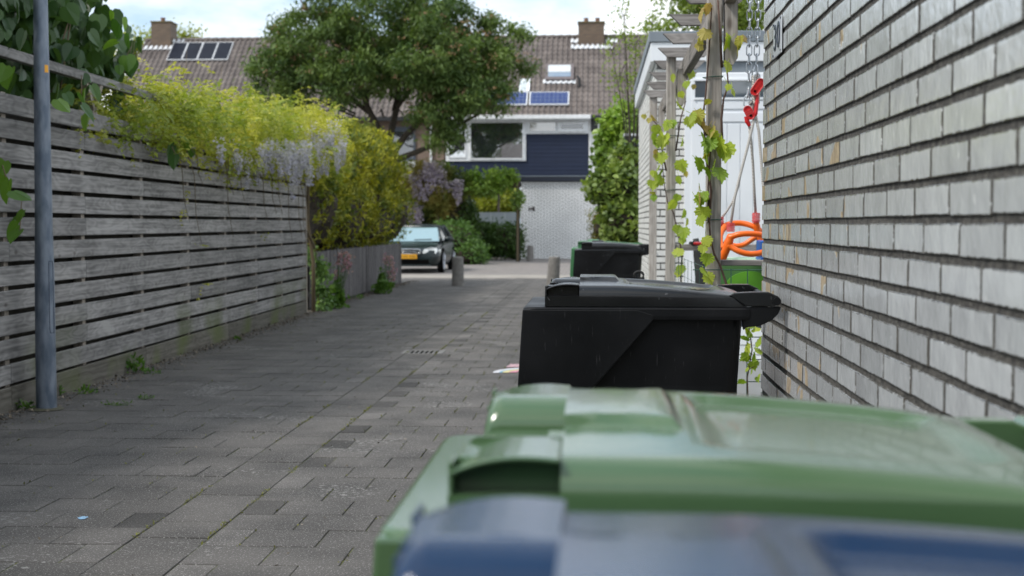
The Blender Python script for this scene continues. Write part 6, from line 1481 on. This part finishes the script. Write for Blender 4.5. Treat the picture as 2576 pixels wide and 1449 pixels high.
g = MB(); leaves(g, P, 0.135, 'heart', droop=0.85, tint=T, up=0.28, jitter=0.16, updir=np.array([0.12, -0.2, -0.4])); part(g, 'leaves', M['heart_leaf'], cl)
g = MB(); hang = [hx(u, v, FX(10) + random.uniform(.05, .3)) for u, v in ((205, 265), (215, 225), (195, 240), (222, 285), (180, 215), (165, 235), (145, 250), (230, 215), (450, 375), (470, 350), (440, 390), (480, 375), (430, 360), (455, 330), (5, 440), (22, 455), (12, 405), (35, 480), (0, 425), (60, 530), (45, 565), (55, 548), (48, 580), (300, 60), (322, 85), (310, 45), (295, 105), (318, 140), (300, 165), (330, 150), (285, 30), (15, 165), (25, 178))]
leaves(g, hang, 0.125, 'heart', droop=1.2, up=0.2, jitter=0.18); part(g, 'outer_leaves', leafmat('bright_heart_leaf', (0.05, 0.12, 0.03), (0.14, 0.26, 0.03), None, 0.4, 0.35), cl)
g = MB()
for q in range(16):
    y = random.uniform(8, 11.2); x = FX(y) - .3; g = MB(); g.tube([(x, y, 0.1), (x - .1, y + .1, 1.3), (x + .1, y + random.uniform(-.3, .3), 2.3), (x + random.uniform(-.3, .3), y + random.uniform(-.4, .4), 3.1)], [.014, .012, .009, .004], 5); part(g, 'stem', M['tendril'], cl, smooth=True)
for a_, b_ in (((205, 190), (205, 262)), ((425, 270), (455, 370)), ((0, 395), (15, 445)), ((55, 500), (50, 580))): g = MB(); g.tube([hx(*a_, FX(10) + .05), hx(*b_, FX(10) + .15)], .004, 5); part(g, 'stem', M['tendril'], cl, smooth=True)
# garden backdrop behind the fence (glimpsed between leaves)
shrub('garden_shrub', 'dark evergreen mass in the garden behind the slatted fence', 'shrub', 10, [((FX(9) - 2.2, 9, 1.6), (1.2, 2.6, 1.5)), ((FX(12) - 2.6, 13, 1.2), (1.2, 2.6, 1.2))], 260, 30, .14, .13, M['shrub_dark'])

# ---------------------------------------------------------------- wisteria and vine pergola by the houses
hp_ = thing('house_pergola', 'low garden pergola of dark beams in front of the navy house', 'pergola', (hy(1180, 600, 47).x, 47, 0))
for u in (1050, 1140, 1303):
    p = hy(u, 600, 47); g = MB(); g.box(p.x - .06, p.x + .06, 46.94, 47.06, 0, hy(u, 470, 47).z, .5); part(g, 'post', M['fence_dark'], hp_)
a, b_ = hy(1025, 468, 47), hy(1306, 468, 47); g = MB(); g.box(a.x, b_.x, 46.88, 46.96, a.z, a.z + .14, .5); part(g, 'beam', mat('red_brown_beam', (0.07, 0.03, 0.03), .7), hp_)
g = MB(); g.box(a.x, b_.x, 48.4, 48.48, a.z, a.z + .14, .5)
part(g, 'beam', M['fence_dark'], hp_)
w2 = thing('wisteria', 'second wisteria with hanging lilac clusters, between the parked car and the navy house', 'wisteria', (hy(1080, 600, 46.5).x, 46.5, 0))
WL2 = [lobe(1065, 432, 46.5, 44, 26), lobe(1130, 450, 46.5, 40, 22), lobe(1040, 480, 46.3, 30, 40), lobe(1100, 500, 46.3, 40, 45), lobe(1155, 470, 46.5, 24, 18)]
P, T = clumps(WL2, 260, 9, .12, .4); g = MB(); pinnate(g, P, 4, .22, .075, T=T); part(g, 'foliage', leafmat('bronze_leaf', (0.16, 0.15, 0.035), (0.38, 0.30, 0.08), (0.10, 0.14, 0.03), .35, .6, .8), w2)
g = MB(); rp = [hy(u, v, 46.0) for u, v in [(random.uniform(1030, 1115), random.uniform(405, 440)) for _ in range(26)] + [(random.uniform(1035, 1090), random.uniform(438, 470)) for _ in range(18)] + [(random.uniform(1020, 1060), random.uniform(505, 535)) for _ in range(16)] + [(random.uniform(1100, 1160), random.uniform(450, 478)) for _ in range(14)]]
for p in rp:
    l_ = .42 * random.uniform(.6, 1.3); n_ = 60; t = rng.random(n_); a = rng.random(n_) * 6.283; rr = .10 * (1 - t * .7); leaves(g, np.stack([p[0] + rr * np.cos(a), p[1] + rr * np.sin(a), p[2] - l_ * t], 1), .055, 'round', up=0)
part(g, 'flowers', leafmat('pale_lilac_petal', (0.30, 0.25, 0.40), (0.62, 0.55, 0.62), None, .3, .7), w2)
g = MB(); p = hy(1095, 640, 46.5); g.tube([(p.x, 46.5, 0), (p.x + .1, 46.4, 1.2), (p.x, 46.5, 2.6)], [.07, .06, .03], 8); part(g, 'stem', M['tendril'], w2)
shrub('garden_bush', 'dark leafy bushes filling the ground behind the parked car', 'shrub', 47.5, [lobe(1070, 560, 47.5, 60, 60), lobe(1130, 540, 47.8, 60, 55), lobe(1160, 575, 48, 40, 50), lobe(1030, 590, 47, 50, 50)], 300, 36, .13, .13, M['shrub_dark'])
v2 = thing('climbing_vine', 'bright green vine tufts growing over the low garden pergola beam', 'climber', (hy(1240, 600, 46.8).x, 46.8, 0))
P, T = clumps([lobe(1185, 450, 46.7, 22, 16), lobe(1262, 450, 46.7, 34, 22), lobe(1240, 468, 46.7, 20, 14), lobe(1290, 445, 46.7, 12, 14), lobe(1125, 425, 46.9, 16, 18), lobe(1302, 500, 46.7, 8, 40), lobe(1210, 478, 46.7, 50, 8)], 130, 28, .09, .3)
g = MB(); leaves(g, P, .11, 'round', tint=T); part(g, 'leaves', M['lilac_leaf'], v2)
for u in (1302,): g = MB(); p = hy(u, 640, 46.8); g.tube([(p.x, 46.8, 0), (p.x, 46.8, 2.6)], .03, 6); part(g, 'stem', M['tendril'], v2)

# ---------------------------------------------------------------- weeds and plants at the foot of the fences
M['weed'] = leafmat('weed_leaf', (0.045, 0.11, 0.02), (0.13, 0.24, 0.04), None, .35, .45)
def weed(u, v, w_, h_, n_, size, label, kind='oval', m=None, name='weed'):
    c = hz(u, v); s = F / c.y; root = thing(name, label, 'weed', tuple(c)); g = MB(); pts = []; dirs = []
    for k in range(n_):
        a = random.uniform(0, 6.283); r_ = random.random() ** .6; x = math.cos(a) * r_ * w_ / 2 / s; y = math.sin(a) * r_ * w_ / 2 / s * .7; z = random.random() * h_ / s * (1 - .4 * r_)
        pts.append((c.x + x, c.y + y, z * .9 + .004)); dirs.append((x * 8, y * 8, .5))
    leaves(g, np.array(pts), size, kind, updir=np.array(dirs), up=.2, jitter=.35); part(g, 'leaves', m or M['weed'], root)
    g = MB()
    for k in range(5): p = pts[k]; g.tube([c, Vector(p)], .002, 4)
    part(g, 'stems', M['weed'], root); return root
weed(342, 938, 46, 48, 60, .055, 'bushy green weed at the foot of the slatted fence, right of the lamp post')
weed(380, 940, 50, 10, 40, .03, 'low mat of small leaves right of the bushy weed')
weed(215, 990, 60, 12, 50, .04, 'spreading grassy weed on the paving just right of the lamp post', 'narrow')
weed(60, 1030, 50, 22, 50, .035, 'small weeds at the fence foot left of the lamp post')
weed(152, 995, 14, 34, 16, .03, 'thin upright weed close behind the lamp post')
weed(65, 968, 18, 22, 16, .035, 'little seedling sprouting from the lowest fence gap at the left')
weed(600, 855, 14, 8, 14, .04, 'tiny weed against the fence half way along')
weed(295, 1020, 90, 8, 50, .022, 'mossy grass tuft growing in the tile joints', 'narrow')
weed(365, 1005, 45, 10, 40, .025, 'grass and moss tuft on the tiles, further from the fence', 'narrow')
weed(540, 1098, 4, 3, 5, .01, 'dry speck of moss between the darker tiles') if False else None
pv = thing('ivy_plant', 'green leafy creeper climbing the corner where slatted and picket fences meet', 'ivy', tuple(hz(795, 785)))
P, T = clumps([((FX(20.1) + .14, 20.2, z), (.14, .18, .2)) for z in (.12, .35, .6)] + [((FX(20) + .04, 20.1, .8), (.08, .1, .12))], 60, 10, .03, .2)
g = MB(); leaves(g, P, .062, 'round', tint=T); part(g, 'leaves', leafmat('creeper_leaf', (0.08, 0.17, 0.05), (0.25, 0.38, 0.13), None, .35, .35), pv)
g = MB(); g.tube([(FX(20.1) + .1, 20.2, 0), (FX(20) + .06, 20.15, .9)], .006, 5); part(g, 'stem', M['tendril'], pv)
def tallflower(u, v, label, hts):
    c = hz(u, v); root = thing('flowering_plant', label, 'flower', tuple(c)); g = MB(); P, T = clumps([((c.x, c.y, .12), (.16, .3, .14)), ((c.x - .04, c.y + .1, .3), (.07, .1, .14))], 30, 12, .03, .2); leaves(g, P, .06, 'round', tint=T); part(g, 'leaves', M['weed'], root)
    gs = MB(); gf = MB()
    for uu, vv in hts:
        p = hy(uu, vv, c.y); gs.tube([c, p], .005, 5); q = np.array(p) + rng.normal(size=(16, 3)) * .028; leaves(gf, q, .035, 'round', up=0)
    part(gs, 'stems', M['weed'], root); part(gf, 'blossoms', leafmat('pink_petal', (0.34, 0.18, 0.26), (0.55, 0.36, 0.42), None, .35, .7), root)
tallflower(848, 775, 'pink flowered columbine in front of the picket fence, the nearer one', [(855, 640), (866, 636), (875, 644), (852, 652), (868, 655), (878, 652), (862, 662), (880, 668), (872, 676), (845, 690), (858, 668)])
tallflower(968, 738, 'pink flowered columbine in front of the picket fence, the farther one', [(972, 645), (984, 652), (968, 655), (980, 662), (990, 668), (984, 678), (992, 684), (978, 690), (988, 700), (975, 648)])
weed(900, 752, 30, 10, 30, .04, 'weeds between the two pink columbines'); weed(940, 735, 24, 22, 26, .045, 'weeds left of the farther columbine')
weed(1385, 730, 14, 14, 14, .04, 'small green weed at the base of the leaning bollard')

# dirt, leaf litter and gravel along the fence foot, moss in joints: nobody could count it
M['litter'] = mat('leaf_litter', (0.06, 0.045, 0.03), .95, (0.22, 0.19, 0.15), 30, tint=.5)
n_ = 5200; Y = 6 + 25 * rng.random(n_) ** 1.0; X = np.array([FX(y) if y < 20 else PFX(y) for y in Y]) + .02 + np.abs(rng.normal(size=n_)) * .11
g = MB(); leaves(g, np.stack([X, Y, np.full(n_, .007)], 1), .016, 'round', up=1.5, jitter=.5); 
n2_ = 700; leaves(g, np.stack([rng.uniform(-4, .3, n2_), rng.uniform(4, 26, n2_), np.full(n2_, .007)], 1), .011, 'round', up=1.5, jitter=.5)
tag(g.build('leaf_litter', M['litter']), 'leaf litter and grit', 'litter', kind='stuff')
M['moss'] = leafmat('moss', (0.08, 0.085, 0.02), (0.19, 0.20, 0.045), None, .1, .9)
g = MB(); xs_ = []
for x0 in (GX0, GX1):
    k = 2600; xs_.append(np.stack([x0 + rng.normal(size=k) * .006, 3 + 17 * rng.random(k), np.full(k, .0015)], 1))
k = 5200; row = rng.integers(10, 66, k) * .3; seg = (rng.random(k) * 40).astype(int); side_ = rng.random(k) < .5
xx = np.where(side_, GX1 + .15 * (seg % 13) + .15 * 0, GX0 - .15 * (seg % 16)); par = ((row / .3).round().astype(int) + np.where(side_, 1, 0)) % 2
xx = np.where(side_, GX1 + .3 * (seg % 7) + .15 * par, GX0 - .3 * (seg % 8) - .15 * par)
xs_.append(np.stack([xx + rng.normal(size=k) * .005, row + .3 * rng.random(k), np.full(k, .0015)], 1))
PM = np.concatenate(xs_); nz_ = np.sin(PM[:, 0] * 5.1 + 1) + np.sin(PM[:, 1] * 2.3) + np.sin(PM[:, 1] * 7.9 + PM[:, 0] * 3); PM = PM[nz_ > -.4]
PM = PM[(PM[:, 0] < .5)]
leaves(g, PM, .011, 'oval', up=.8, jitter=.5)
tag(g.build('joint_moss', M['moss']), 'moss growing in the joints of the paving', 'moss', kind='stuff')

# what stands behind the camera (seen only in reflections)
bh = thing('rear_house', 'brick house behind the viewpoint, seen only mirrored in windows', 'house', (-2, -24, 0))
bx_(bh, 'wall', M['brown_brick'], -9, 4, -30, -24, 0, 5.4); g = MB(); g.prism([(-30.3, 5.4), (-23.7, 5.4), (-27, 8.6)], 0, -9, 4); part(g, 'roof', M['roof'], bh)
airy('rear_tree', 'dark tree behind the viewpoint, seen only mirrored in windows', 'tree', -20, 1288, [((8, -20, 4.5), (3, 3, 2.8)), ((13, -22, 4), (3, 3, 2.6))], 120, 50, .35, .2, M['tree_leaf'], .2)
